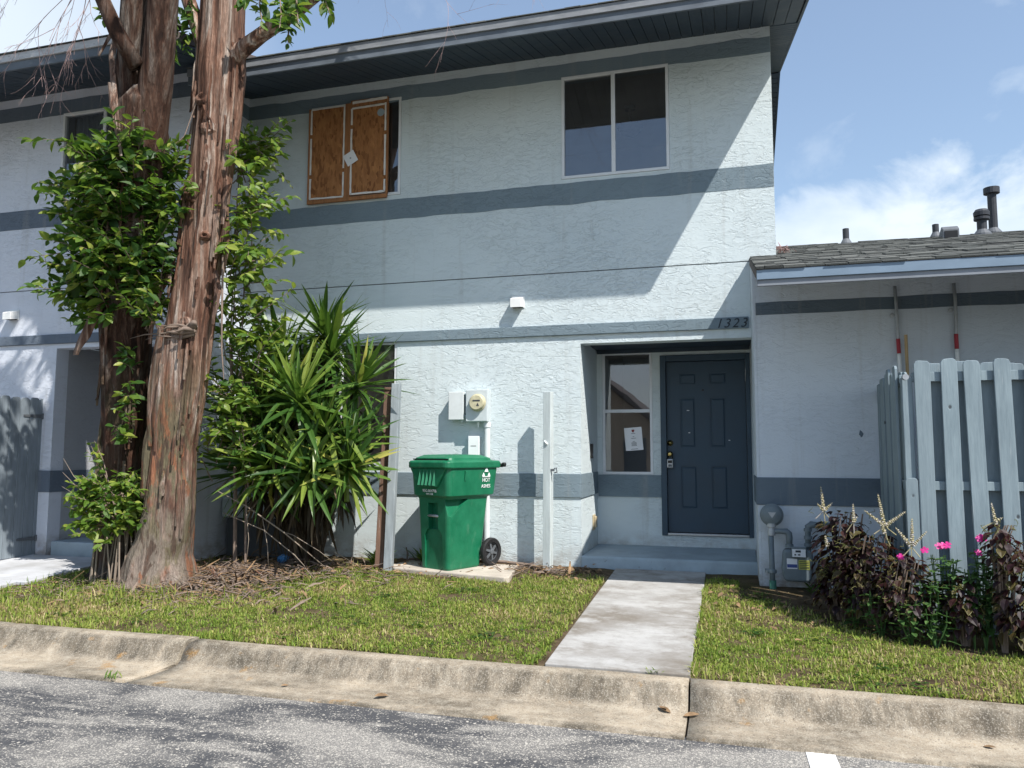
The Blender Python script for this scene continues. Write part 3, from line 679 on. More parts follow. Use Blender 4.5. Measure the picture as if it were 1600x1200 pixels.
# roofs -------------------------------------------------------------
SL = .31
def eave_roof(parent, x0, x1, yw, zw, over, ridge_y, rake_r, lab, wall_r=None, planks=True, drip='drip_white'):
    """gable roof with open raked soffit: planks, fascia, drip board, roof slab"""
    ye = yw-over; ze = zw-SL*over
    plank = MB().add([(0, ye+.025, 0), (.112, ye+.025, 0), (.112, yw+.0, SL*(over-.025)), (0, yw, SL*(over-.025)), (0, ye+.025, .02), (.112, ye+.025, .02), (.112, yw, SL*(over-.025)+.02), (0, yw, SL*(over-.025)+.02)],
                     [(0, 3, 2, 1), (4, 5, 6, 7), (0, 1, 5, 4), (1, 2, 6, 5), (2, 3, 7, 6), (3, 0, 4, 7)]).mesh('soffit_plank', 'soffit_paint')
    x = x1-.03-.118
    while x > max(x0, -10.5):
        inst(plank, 'soffit_plank', parent, Matrix.Translation((x, 0, ze+SL*.025+.004*random.random())))
        x -= .118
    # roof slab
    zr = zw+SL*(ridge_y-yw); yb = 2*ridge_y-ye
    t = .022
    poly = [(ye+.012, ze+t+.01), (ridge_y, zr+t+.006), (yb, ze+t+.01), (yb, ze+.13), (ridge_y, zr+.15), (ye+.012, ze+.135)]
    mb = MB().prism(poly, 0, x0, x1-.02); mb.build('roof', 'house_roof', parent)
    if wall_r is not None:                                   # rake soffit boards, front slope and rear slope
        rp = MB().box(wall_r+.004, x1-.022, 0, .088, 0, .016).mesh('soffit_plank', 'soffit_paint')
        y = yw+.02; ang = math.atan(SL)
        while y < ridge_y-.1:
            inst(rp, 'soffit_plank', parent, Matrix.Translation((0, y, zw+SL*(y-yw)-.002)) @ Matrix.Rotation(ang, 4, 'X')); y += .094
        y = ridge_y+.02
        while y < yb-.1:
            inst(rp, 'soffit_plank', parent, Matrix.Translation((0, y, zr-SL*(y-ridge_y)-.002)) @ Matrix.Rotation(-ang, 4, 'X')); y += .094
        rk = [(ye, ze-.004), (ridge_y, zr-.006), (yb, ze-.004), (yb, ze+.15), (ridge_y, zr+.165), (ye, ze+.155)]
        MB().prism(rk, 0, x1-.0195, x1+.006).build('rake_board', 'soffit_paint', parent)
    MB().box(x0, x1-.02, ye-.012, ye+.0115, ze-.004, ze+.098).build('fascia', 'fascia_paint', parent, bevel=.003)
    MB().box(x0, x1+.004, ye-.034, ye-.0125, ze+.088, ze+.172).build('drip_board', drip, parent, bevel=.003)
    n = int((x1-x0)/.16)
    e = MB()
    for i in range(n):
        a = x0+(x1-x0)*i/n; b = x0+(x1-x0)*(i+1)/n-.004
        dz = .006*random.random()
        e.add([(a, ye-.05, ze+.174), (b, ye-.05, ze+.174), (b, ye+.2, ze+.174+SL*.25), (a, ye+.2, ze+.174+SL*.25), (a, ye-.05, ze+.182+dz), (b, ye-.05, ze+.182+dz), (b, ye+.2, ze+.19+SL*.25), (a, ye+.2, ze+.19+SL*.25)],
              [(0, 3, 2, 1), (4, 5, 6, 7), (0, 1, 5, 4), (1, 2, 6, 5), (2, 3, 7, 6), (3, 0, 4, 7)])
    e.build('shingle_edge', 'shingle', parent, fix=False)
eave_roof(H, -5.86, .80, F, 6.02, 1.15, 11.2, True, 'main', wall_r=.5, drip='drip_grey')

# small fixtures on the main house ---------------------------------
T = thing('house_number', 'dark italic house number 1323 over the front door', 'house number', (.06, F-.03, 2.8))
for ch, x in zip('1323', (-.070, .010, .095, .178)):
    text_mesh(ch, 'digit', 'number_paint', Matrix.Translation((x-.02, F-.032, 2.797)) @ FACE, .138, T, .003, .30, 'CENTER')
T = thing('doorbell', 'black doorbell camera on the left porch wall', 'doorbell', (-1.56, 8.86, 1.45))
MB().box(-1.5595, -1.535, 8.805, 8.895, 1.43, 1.60).build('body', 'iron_black', T, bevel=.008)
MB().lathe([(.018, 0), (.018, .004), (.01, .005)], (-1.535, 8.85, 1.47), (1, 0, 0), 14).build('button', 'lamp_glass', T)
T = thing('outlet_cover', 'beige weatherproof outlet cover low on the left porch wall', 'outlet', (-1.56, 9.0, .6))
MB().box(-1.5595, -1.545, 8.93, 9.07, .60, .775).build('plate', 'outlet_beige', T, bevel=.005)
MB().box(-1.5448, -1.522, 8.955, 9.045, .63, .755).build('lid', 'outlet_beige', T, bevel=.006)
T = thing('vent_hood', 'small white vent hood above the entrance moulding in the sun', 'vent', (-2.27, F, 3.11))
def vent_hood(T, x0, x1, yf, z0, z1):
    d = .115
    MB().add([(x0, yf, z1), (x1, yf, z1), (x1, yf-d, z1-.035), (x0, yf-d, z1-.035), (x0, yf, z0+.02), (x1, yf, z0+.02), (x1, yf-d, z0), (x0, yf-d, z0)],
             [(0, 1, 2, 3), (3, 2, 6, 7), (0, 3, 7, 4), (1, 5, 6, 2), (0, 4, 5, 1)]).build('hood', 'vent_white', T, bevel=.006)
    MB().box(x0+.012, x1-.012, yf-d+.012, yf-.012, z0+.004, z0+.03).build('duct', 'iron_black', T)
    MB().box(x0-.012, x1+.012, yf-.008, yf-.0005, z0+.005, z1+.012).build('flange', 'vent_white', T, bevel=.003)
vent_hood(T, -2.335, -2.205, F-.001, 3.112, 3.245)

# window boarding ----------------------------------------------------
T = thing('window_boarding', 'two brown chipboard panels with white caulk lines nailed over the upstairs left window', 'window boarding', (-4.43, F-.03, 4.56))
yb0, yb1 = F-.055, F-.022
MB().box(-4.935, -4.462, yb0+.010, yb1, 4.585, 5.735).build('board', 'osb', T, bevel=.002)
MB().box(-4.385, -3.905, yb0+.010, yb1, 4.600, 5.715).build('board', 'osb', T, bevel=.002)
MB().box(-4.462, -4.385, yb0+.003, yb1, 4.575, 5.765).build('batten', 'batten_wood', T, bevel=.003)
MB().box(-4.962, -3.892, yb0-.002, yb1+.001, 4.538, 4.584).build('rail', 'batten_wood', T, bevel=.003)
MB().box(-4.385, -3.892, yb0-.002, yb1+.001, 5.716, 5.79).build('rail', 'batten_wood', T, bevel=.003)
MB().box(-4.962, -4.9355, yb0, yb1+.001, 4.585, 5.75).build('stile', 'batten_wood', T, bevel=.003)
MB().box(-3.9045, -3.885, yb0, yb1+.001, 4.585, 5.715).build('stile', 'batten_wood', T, bevel=.003)
def caulk(p0, p1, w, y, seed):
    p0, p1 = Vector(p0), Vector(p1); n = max(3, int((p1-p0).length/.05)); mb = MB(); d = (p1-p0).normalized(); s = Vector((-d.y, d.x))
    pts = []
    for i in range(n+1):
        c = p0.lerp(p1, i/n); ww = w*(1+.55*mn.noise(Vector((i*.7, seed, 0)))); o = .004*mn.noise(Vector((i*.4, seed, 3)))
        pts.append((c+s*(o-ww/2), c+s*(o+ww/2)))
    for i in range(n):
        if mn.noise(Vector((i*.9, seed*3, 5))) > .42: continue
        (a, b), (c, e) = pts[i], pts[i+1]
        mb.add([(q.x, yy, q.y) for yy in (y, y+.006) for q in (a, b, e, c)], [(0, 1, 2, 3), (0, 4, 5, 1), (1, 5, 6, 2), (2, 6, 7, 3), (3, 7, 4, 0)])
    mb.build('caulk_line', 'caulk', T)
for i, (a, b, w) in enumerate([((-4.925, 4.60), (-4.925, 5.73), .022), ((-4.474, 4.60), (-4.474, 5.76), .020), ((-4.93, 4.602), (-4.47, 4.596), .020), ((-4.93, 5.738), (-4.47, 5.745), .014),
                               ((-4.372, 4.61), (-4.372, 5.69), .022), ((-3.922, 4.61), (-3.922, 5.72), .022), ((-4.37, 4.615), (-3.92, 4.612), .022), ((-4.37, 5.69), (-3.93, 5.70), .022)]):
    caulk(a, b, w, yb0+.0025, i)
caulk((-4.36, 5.757), (-3.90, 5.772), .030, yb0-.008, 11)
MB().lathe([(.001, 0), (.045, .001), (.05, .003), (.001, .005)], (-3.985, yb0+.01, 5.60), (0, -1, 0), 9).build('plaster_patch', 'stoop_paint', T)
T = thing('paper_tag', 'white square paper with a grey dot pinned askew on the chipboard', 'paper', (-4.373, yb0, 4.96))
Mt = Matrix.Translation((-4.373, yb0-.0055, 5.063)) @ Matrix.Rotation(rad(-28), 4, 'Y')
MB().box(-.076, .076, -.0015, .0015, -.076, .076, Mt).build('sheet', 'paper', T)
MB().lathe([(.012, .0018), (.012, .0028), (.002, .003)], Mt @ Vector((0, 0, 0)), (0, -1, 0), 12).build('dot', 'galvanised', T)

# paper notice taped inside the side window
T = thing('paper_notice', 'white printed notice with a small crest taped inside the window beside the door', 'notice', (-1.12, DY, 1.52))
Mt = Matrix.Translation((-1.12, DY+.020, 1.663)) @ Matrix.Rotation(rad(-4.5), 4, 'Y')
MB().box(-.105, .105, -.001, .001, -.138, .138, Mt).build('sheet', 'paper', T)
q = MB(); q.prism([(-.016, .112), (.016, .112), (.016, .092), (0, .076), (-.016, .092)], 1, -.0022, -.0012, Mt); q.build('crest', 'ink_red', T)
q = MB()
for z, w in ((.066, .05), (.028, .02), (.008, .06), (-.03, .03), (-.045, .06), (-.057, .066), (-.069, .06), (-.081, .066), (-.122, .08)):
    q.box(-w/2, w/2, -.0022, -.0012, z-.0022, z+.0022, Mt)
q.build('print', 'ink', T)

# lockbox hung on the door knob
T = thing('key_lockbox', 'small grey key lockbox hanging from the front door knob', 'lockbox', (-.69, dyf, 1.32))
MB().box(-.728, -.655, dyf-.052, dyf-.006, 1.318, 1.425).build('case', 'nickel', T, bevel=.010)
MB().box(-.716, -.667, dyf-.056, dyf-.0525, 1.375, 1.408).build('keypad', 'iron_black', T, bevel=.002)
MB().box(-.712, -.671, dyf-.056, dyf-.0525, 1.332, 1.362).build('shutter', 'window_dark', T, bevel=.002)
MB().tube([(-.718, dyf-.03, 1.42), (-.718, dyf-.03, 1.47), (-.705, dyf-.03, 1.505), (-.69, dyf-.03, 1.515), (-.675, dyf-.03, 1.505), (-.662, dyf-.03, 1.47), (-.662, dyf-.03, 1.42)], .006, 8).build('shackle', 'iron_black', T, smooth=True)

# electric meter -----------------------------------------------------
T = thing('electric_meter', 'grey electric meter box with a round yellowed glass dial above the green bin', 'electric meter', (-2.69, F, 1.8))
MB().box(-2.845, -2.585, F-.125, F-.001, 1.838, 2.198).build('enclosure', 'meter_grey', T, bevel=.006)
MB().box(-2.838, -2.592, F-.131, F-.1255, 1.845, 2.190).build('cover', 'meter_grey', T, bevel=.003)
d = MB().lathe([(.098, 0), (.098, .014), (.088, .02), (.088, .045), (.078, .058)], (-2.70, F-.131, 2.050), (0, -1, 0), 32).build('dial_ring', 'dial_face', T, bevel=.002)
MB().box(-2.74, -2.655, F-.1915, F-.1895, 2.062, 2.078).build('dial_plate', 'ink', d)
MB().prism([(-2.70, 2.01), (-2.665, 2.01), (-2.682, 2.045)], 1, F-.1915, F-.1895).build('dial_mark', 'ink', d)
MB().lathe([(.014, 0), (.014, .035), (.008, .036), (.008, .06)], (-2.715, F-.06, 1.8375), (0, 0, -1), 12).build('grounding_lug', 'white_plastic', T)
q = MB(); q.tube([(-2.612, F-.055, 1.837), (-2.612, F-.055, .18)], .034, 18); q.lathe([(.042, 0), (.042, .06)], (-2.612, F-.055, 1.777), (0, 0, 1), 18)
q.build('conduit', 'pvc_grey', T, smooth=False)
T = thing('breaker_box', 'narrow grey breaker box left of the electric meter', 'breaker box', (-2.97, F, 1.87))
MB().box(-3.045, -2.875, F-.105, F-.001, 1.868, 2.172).build('enclosure', 'meter_grey', T, bevel=.006)
MB().box(-3.05, -2.872, F-.122, F-.1055, 1.862, 2.176).build('lid', 'meter_grey_side', T, bevel=.005)
q = MB(); q.tube([(-2.874, F-.06, 2.15), (-2.846, F-.06, 2.15)], .018, 10); q.tube([(-2.874, F-.06, 1.90), (-2.846, F-.06, 1.90)], .018, 10)
q.lathe([(.022, 0), (.022, .03)], (-2.91, F-.05, 1.8675), (0, 0, -1), 12); q.build('nipple', 'meter_grey', T)
T = thing('junction_box', 'small pale junction box half hidden behind the lid of the green bin', 'junction box', (-2.74, F, 1.45))
MB().box(-2.825, -2.705, F-.06, F-.001, 1.44, 1.675).build('enclosure', 'pvc_grey', T, bevel=.005)
MB().box(-2.83, -2.70, F-.072, F-.0605, 1.435, 1.68).build('cover', 'white_plastic', T, bevel=.004)
MB().box(-2.80, -2.735, F-.0732, F-.0722, 1.565, 1.572).build('print', 'ink', T)

# ================================================================== LEFT TOWNHOUSE
YL = 7.40
HL = thing('townhouse', 'two-storey grey-white stucco townhouse behind the tree trunks at the left edge', 'house', (-8.5, YL, .2))
wall(MB(), -13, -5.86, YL, YL+.18, -.1, 3.478, [(-7.85, -6.25, -.1, 2.745)]).build('wall', 'stucco_white_left', HL)
wall(MB(), -13, -5.86, YL, YL+.18, 3.490, 6.15, [(-7.945, -6.75, 4.58, 5.715)]).build('wall', 'stucco_white_left', HL)
MB().box(-12.99, -5.87, YL+.012, YL+.17, 3.47, 3.497).build('control_joint', 'window_dark', HL)
MB().box(-6.04, -5.8602, YL+.181, F-.001, -.1, 6.2).build('side_wall', 'stucco_white_left', HL)
MB().box(-13, -6.05, 13.4, 13.6, -.1, 6.1).build('rear_wall', 'stucco_white_left', HL)
wobbly(MB(), -13, -5.858, YL-.0035, YL+.01, 5.70, 5.885, .012, 21).build('band', 'stucco_band_left', HL)
wobbly(MB(), -13, -5.858, YL-.0035, YL+.01, 4.272, 4.515, .010, 22).build('band', 'stucco_band_left', HL)
MB().box(-5.8595, -5.856, YL, F-.002, 5.735, 5.915).build('band', 'stucco_band', HL)
MB().box(-5.8595, -5.856, YL, F-.002, 4.272, 4.515).build('band', 'stucco_band', HL)
MB().box(-13, -5.87, YL-.028, YL+.01, 2.80, 2.915).build('band', 'stucco_band_left', HL, bevel=.006)
MB().box(-8.6, -7.851, YL-.014, YL+.01, 1.012, 1.268).build('band', 'stucco_band_left', HL, bevel=.004)
MB().box(-6.249, -5.87, YL-.014, YL+.01, 1.012, 1.268).build('band', 'stucco_band_left', HL, bevel=.004)
MB().box(-8.03, -7.85, YL+.181, 9.0, -.1, 2.80).build('porch_wall', 'stucco_shaded_left', HL)
MB().box(-7.8505, -7.837, YL-.011, 8.98, 1.012, 1.268).build('band', 'stucco_band_left', HL)
MB().box(-7.849, -6.25, 8.5, 8.64, -.1, 2.76).build('porch_wall', 'stucco_shaded_left', HL)
MB().box(-6.25, -6.07, YL+.181, 8.6, -.1, 2.76).build('porch_wall', 'stucco_white_left', HL)
MB().box(-7.85, -6.25, YL+.185, 9.0, 2.801, 2.9).build('porch_ceiling', 'soffit_paint', HL)
MB().box(-7.836, -6.252, YL+.05, 8.49, .2, .43).build('stoop', 'stoop_paint', HL, bevel=.012)
sash(HL, -7.943, -6.752, 4.582, 5.713, YL+.02, mull=-7.30, mat='window_alu')
room(HL, -8.3, -6.3, YL+.185, 10.0, 3.55, 5.95)
q = MB(); n = 60
for i in range(n):
    a, b = -7.9+.62*i/n, -7.9+.62*(i+1)/n
    ya, yb_ = YL+.16+.025*math.sin(i*.9), YL+.16+.025*math.sin((i+1)*.9)
    q.add([(a, ya, 4.5), (b, yb_, 4.5), (b, yb_, 5.74), (a, ya, 5.74)], [(0, 1, 2, 3)])
q.build('curtain', 'curtain', HL, smooth=True)
eave_roof(HL, -13.0, -5.32, YL, 5.995, 1.15, 10.5, True, 'left', wall_r=None)
T = thing('vent_hood', 'small vent hood on the neighbouring wall left of the tree trunks', 'vent', (-8.53, YL, 3.12))
vent_hood(T, -8.60, -8.47, YL-.001, 3.115, 3.24)

# ================================================================== SINGLE-STOREY WING
YA = 7.65
A = thing('bungalow', 'single-storey grey-blue stucco wing with a shingle roof at the right', 'house', (2.5, YA, .2))
MB().box(.262, 8.0, YA, YA+.18, -.1, 3.255).build('wall', 'stucco_annex', A)
MB().box(.262, .44, YA+.181, 9.5, -.1, 3.3).build('side_wall', 'stucco_annex', A)
wobbly(MB(), .262, 8.0, YA-.0035, YA+.01, 2.815, 2.935, .007, 31).build('band', 'stucco_band_annex', A)
MB().box(.236, 8.0, YA-.0145, YA+.01, 1.014, 1.270).build('band', 'stucco_band_annex', A, bevel=.004)
MB().box(.226, .2355, YA-.013, F+.18, 1.014, 1.270).build('band', 'stucco_band_annex', A)
SA = .30; YE = 6.37; ZE = 2.835; YR = 10.05
def za(y): return ZE+.125+SA*(y-YE)
# closed gable cheek between wall and roof edge
MB().prism([(YA+.002, -.1), (YA+.002, za(YA)-.085), (F+.18, za(F+.18)-.085), (F+.18, -.1)], 0, .236, .2605).build('cheek', 'stucco_annex', A)
MB().box(.232, 8.2, YE-.012, YE+.012, ZE+.045, ZE+.125).build('fascia', 'fascia_annex', A, bevel=.003)
MB().box(.236, 8.2, YE+.004, YE+.028, ZE-.005, ZE+.044).build('fascia', 'fascia_annex_low', A, bevel=.003)
RO = MB().prism([(YE+.0125, ZE+.05), (F-.001, za(F)-.075), (F-.001, za(F)-.004), (YE-.01, za(YE)+.003)], 0, .232, .4995).prism([(YE+.0125, ZE+.05), (YR, za(YR)-.08), (14.5, ZE+.0), (14.5, ZE+.09), (YR, za(YR)-.004), (YE-.01, za(YE)+.003)], 0, .502, 8.2).build('roof', 'house_roof', A)
MB().prism([(YE+.029, ZE+.022), (YA-.001, ZE+.022+SA*(YA-YE-.03)), (YA-.001, ZE+.036+SA*(YA-YE-.03)), (YE+.029, ZE+.036)], 0, .2615, 8.2).build('soffit', 'fascia_annex_low', A)
# shingles
tabs = []
ang = math.atan(SA)
row = 0; y = YE-.022
while y < YR-.05:
    x = .228 if y < F-.15 else .504
    x -= 0 if row % 2 else .13
    xmax = 8.15
    while x < xmax:
        w = random.choice((.14, .17, .2, .24, .30))
        a = max(x, .228 if y < F-.15 else .504); b = x+w-.006
        if b-a > .03: tabs.append((a, b, y, row))
        x += w
    y += .137; row += 1
tabs.sort(key=lambda t: (t[0] > 1.75+.36*(t[2]-4.0), t[2]))
stm = MB()
for i, (a, b, y, r) in enumerate(tabs):
    th = random.uniform(.008, .024); ln = .17
    z0 = za(y)+.004+.0055
    M = Matrix.Translation((a, y, z0)) @ Matrix.Rotation(ang-.022, 4, 'X')
    if i < 300:
        MB().box(0, b-a, random.uniform(-.006, .006), ln, 0, th, M).build('shingle', 'shingle', RO)
    else: stm.box(0, b-a, random.uniform(-.006, .006), ln, 0, th, M)
if stm.v: o = stm.build('shingle', 'shingle', RO, kind='stuff')
# roof penetrations
def pipe_vent(x, y, h, r, mat='roof_pipe', cap=None):
    z = za(y); q = MB()
    q.lathe([(r, -.03), (r, h)], (x, y, z), (0, 0, 1), 14)
    if cap == 'hood': q.lathe([(r*1.02, h-.12), (r*1.55, h-.11), (r*1.55, h-.08), (r*1.1, h-.072), (r*1.55, h-.064), (r*1.6, h-.02), (r*1.2, h+.01), (.01, h+.015)], (x, y, z), (0, 0, 1), 18)
    if cap == 'tee': q.lathe([(r*1.1, h-.02), (r*1.75, h-.01), (r*1.75, h+.06), (r*1.2, h+.068), (.01, h+.068)], (x, y, z), (0, 0, 1), 18)
    o = q.build('vent_pipe', mat, RO)
    MB().lathe([(r*1.9, -.02), (r*1.85, .02), (r*1.1, .07), (r*1.05, .075)], (x, y, z), (0, 0, 1), 16).build('flashing', 'roof_flash', RO)
pipe_vent(1.386, 9.75, .20, .036)
pipe_vent(2.40, 9.95, .17, .036)
pipe_vent(2.83, 9.75, .30, .052, cap='hood')
pipe_vent(3.02, 10.0, .50, .048, cap='tee')
q = MB(); q.prism([(0, 0), (.16, 0), (.16, .10), (.05, .17), (0, .13)], 0, -.085, .085, Matrix.Translation((2.41, 9.36, za(9.36))) ); q.build('roof_vent', 'roof_flash', RO, bevel=.01); MB().box(-.065, .065, -.006, .0, .02, .105, Matrix.Translation((2.41, 9.36, za(9.36)))).build('vent_mouth', 'iron_black', RO)
# dry litter in the roof corner
q = MB()
for i in range(46):
    p = Vector((.56+random.gauss(0, .05), 8.45+random.gauss(0, .10), za(8.45)+.02+abs(random.gauss(0, .03)))); d = Vector((random.uniform(-1, 1), random.uniform(-1, 1), random.uniform(-.2, .5))).normalized()
    q.tube([p-d*.05, p+Vector((0, 0, .012)), p+d*.06], [.005, .006, .002], 4)
q.build('leaf_litter', 'twig_pink', kind='stuff')

# vertical conduits with red tape
def conduit(x, pts, zr0, zr1, lab):
    T = thing('conduit', lab, 'pipe', (x, YA-.03, 2.1), 'metal conduits on the wing wall')
    def seg(z0, z1):
        r = []
        for z in np.linspace(z0, z1, 10): r.append((x+np.interp(z, [p[0] for p in pts], [p[1] for p in pts]), YA-.034, z))
        return r
    MB().tube(seg(1.5, 3.02), .0145, 10).build('pipe', 'galvanised', T, smooth=True)
    MB().tube(seg(zr0, zr1), .0175, 10).build('red_tape', 'red_tape', T, smooth=True)
    MB().tube(seg(2.06, zr0), .0168, 10).build('white_wrap', 'white_plastic', T, smooth=True)
    MB().lathe([(.02, 0), (.02, .012), (.01, .014)], (x-.035, YA-.02, zr1+.22), (0, -1, 0), 10).build('strap', 'galvanised', T)
conduit(1.485, [(1.5, .012), (2.3, .008), (2.6, .003), (2.85, 0), (3.1, -.008)], 2.40, 2.535, 'vertical metal conduit with red tape left of its twin, beside the tan stick')
conduit(1.965, [(1.5, .0), (2.55, -.004), (2.8, .006), (2.95, -.004), (3.1, 0)], 2.425, 2.56, 'vertical metal conduit with red tape standing right of the other one')
MB().tube([(1.535, YA-.10, 1.2), (1.54, YA-.10, 2.0), (1.54, YA-.10, 2.56)], .014, 8).build('stick', 'tan_wood', cat='stick', label='thin tan wooden stick upright behind the right fence corner')
# scuffs on the wing wall are paint wear
MB().prism([(1.135, 1.665), (1.145, 1.71), (1.158, 1.70), (1.175, 1.675), (1.165, 1.65), (1.150, 1.64), (1.145, 1.66)], 1, YA-.0015, YA+.01).build('scuff', 'stucco_band_annex', A)

# ================================================================== GAS METER
T = thing('gas_meter', 'grey-green gas meter with round regulator and bent pipes on the wing wall corner', 'gas meter', (.45, YA-.12, .2))
yg = YA-.12
MB().tube([(.345, yg, .16), (.340, yg, .79)], .024, 14).build('riser', 'gas_paint', T, smooth=True)
MB().tube([(.347, yg, .16), (.346, yg, .34)], .031, 14).build('sleeve', 'gas_green', T, smooth=True)
q = MB(); q.lathe([(.026, 0), (.04, .005), (.04, .035), (.026, .04)], (.342, yg, .40), (0, 0, 1), 14); q.box(.28, .345, yg-.02, yg+.02, .41, .44); q.build('valve', 'gas_paint', T, bevel=.004)
q = MB(); q.lathe([(.03, -.07), (.085, -.055), (.098, -.012), (.104, -.012), (.104, .006), (.098, .006), (.08, .03), (.035, .048), (.01, .05)], (.352, yg+.0, .93), (0, -1, 0), 28)
q.build('regulator', 'gas_paint', T, smooth=False, bevel=.002)
MB().prism([(-.035, .022), (.035, .022), (0, -.03)], 1, -.056, -.047, Matrix.Translation((.352, yg, .935))).build('regulator_mark', 'galvanised', T)
MB().lathe([(.034, 0), (.034, .02), (.028, .07), (.04, .075), (.04, .11)], (.347, yg, .745), (0, 0, 1), 14).build('regulator_neck', 'galvanised', T)
MB().tube([(.345, yg, .785), (.43, yg, .785), (.475, yg, .783), (.495, yg, .765), (.498, yg, .73), (.498, yg, .64)], [.024, .024, .03, .03, .03, .024], 14).build('inlet_pipe', 'gas_paint', T, smooth=True)
MB().tube([(.660, yg, .62), (.660, yg, .78), (.663, yg, .83), (.69, yg, .85), (.74, yg, .85), (.90, yg, .85)], [.026, .026, .032, .032, .026, .026], 14).build('outlet_pipe', 'gas_paint', T, smooth=True)
q = MB()
for z in (.655, .72, .79): q.lathe([(.036, 0), (.036, .028)], (.660, yg, z), (0, 0, 1), 12)
q.lathe([(.036, 0), (.036, .03)], (.498, yg, .64), (0, 0, 1), 12); q.build('collar', 'gas_paint', T)
q = MB()
q.prism([(.44, .37), (.46, .345), (.655, .345), (.675, .37), (.69, .45), (.69, .60), (.675, .63), (.455, .63), (.44, .60), (.425, .45)], 1, yg-.085, yg+.06)
q.build('body', 'gas_paint', T, bevel=.022, seg=3)
MB().box(.505, .632, yg-.115, yg-.0855, .565, .66).build('index_box', 'gas_paint', T, bevel=.006)
MB().box(.512, .625, yg-.1175, yg-.1155, .572, .64).build('index_plate', 'paper', T)
q = MB(); q.box(.54, .585, yg-.119, yg-.118, .612, .63); q.box(.53, .545, yg-.119, yg-.118, .585, .597); q.box(.56, .58, yg-.119, yg-.118, .585, .597); q.build('index_print', 'ink', T)
MB().box(.466, .555, yg-.0875, yg-.0855, .462, .552).build('sticker', 'paper', T)
MB().box(.468, .553, yg-.089, yg-.0877, .472, .502).build('sticker', 'sticker_blue', T)
MB().box(.566, .66, yg-.0875, yg-.0855, .458, .540).build('sticker', 'sticker_yellow', T)
q = MB()
for z in (.525, .51, .495, .478, .466): q.box(.572, .653, yg-.089, yg-.0877, z, z+.006)
q.build('sticker_print', 'ink', T)

# ================================================================== RIGHT FENCE (board on board)
FN = thing('fence', 'pale slate board-on-board wooden fence behind the dark red plants', 'fence', (1.3, 6.3, .2))
def picket(x, yf, w, z0, z1, lean=0, th=.018, along='x', name='picket', mat='fence_paint', parent=None, seed=0, cup=.006):
    """rounded dog-ear board with a slight warp"""
    parent = parent or FN
    n = 7; secs = []
    out = []
    rr = random.Random(seed)
    cr_ = .25*w
    tops = [(-w/2, -cr_*1.1), (-w/2+cr_*.35, -cr_*.35), (-w/2+cr_, 0), (w/2-cr_, rr.uniform(-.006, .004)), (w/2-cr_*.35, -cr_*.35), (w/2, -cr_*1.1)]
    poly = [(w/2, z0), (w/2, (z0+z1)/2)]+[(a, z1+b) for a, b in reversed(tops)]+[(-w/2, (z0+z1)/2), (-w/2, z0)]
    vs = []
    for t in (0, th):
        for (a, z) in poly:
            k_ = (z-z0)/(z1-z0)
            dx = lean*(k_-.0)+.010*mn.noise(Vector((seed, z*1.1, 0))); dy = .012*mn.noise(Vector((seed, z*.9, 5)))+t
            vs.append((x+a+dx, yf+dy, z) if along == 'x' else (yf+dy, x+a+dx, z))
    m_ = len(poly)
    mb = MB().add(vs, [tuple(range(m_)), tuple(range(2*m_-1, m_-1, -1))]+[(i, i+m_, (i+1) % m_+m_, (i+1) % m_) for i in range(m_)])
    return mb.build(name, mat, parent, bevel=.0035)
YF = 6.22
px = [1.375, 1.548, 1.722, 1.905]+[2.08+.177*i for i in range(20)]
for i, x in enumerate(px):
    picket(x, YF, .108, .22, 2.18+.008*math.sin(i*2.1), ((-.012, -.006, -.035, -.02, 0, .01, -.01, 0)*3)[i], seed=i+1)
for i in range(23):
    picket(1.462+i*.177, YF+.078, .122, .22, 2.165+.012*math.sin(i*1.7), .004*math.sin(i), seed=40+i)
for z0, z1 in ((2.025, 2.095), (1.232, 1.296), (.45, .52)):
    MB().box(1.305, 5.55, YF+.028, YF+.072, z0, z1).build('rail', 'fence_paint', FN, bevel=.003)
MB().box(1.235, 1.305, YF+.03, YF+.10, .15, 2.06).build('post', 'fence_paint', FN, bevel=.004)
for x in (2.95, 5.47): MB().box(x, x+.07, YF+.0985, YF+.17, .15, 2.06).build('post', 'fence_paint', FN, bevel=.004)
picket(1.268, YF+.005, .085, .22, 1.318, 0, seed=77).__setitem__('label', 'short broken board at the fence corner')
picket(1.690, YF-.024, .05, .22, .93, 0, seed=78, th=.012)
# return run to the wing wall
for i in range(7):
    picket(6.40+i*.178, 1.205+.012*i+(0, .007, -.004, .009, -.006, .006, 0)[i], .096, .22, (2.16, 2.12, 2.17, 2.15, 2.13, 2.14, 2.11)[i], (.0, .014, -.01, .012, -.016, .01, 0)[i], seed=90+i, along='y', th=.02)
for i in range(6):
    picket(6.49+i*.178, 1.29+.012*i, .125, .22, 2.12+.02*math.sin(i*2), 0, seed=110+i, along='y')
for z0, z1 in ((2.02, 2.085), (1.232, 1.296), (.45, .52)):
    MB().prism([(1.232, YF+.101), (1.276, YF+.101), (1.362, 7.645), (1.318, 7.645)], 2, z0, z1).build('rail', 'fence_paint', FN, bevel=.003)
MB().lathe([(.022, 0), (.022, .05)], (1.245, YF-.01, 2.055), (0, -1, 0), 12).build('latch', 'galvanised', FN)

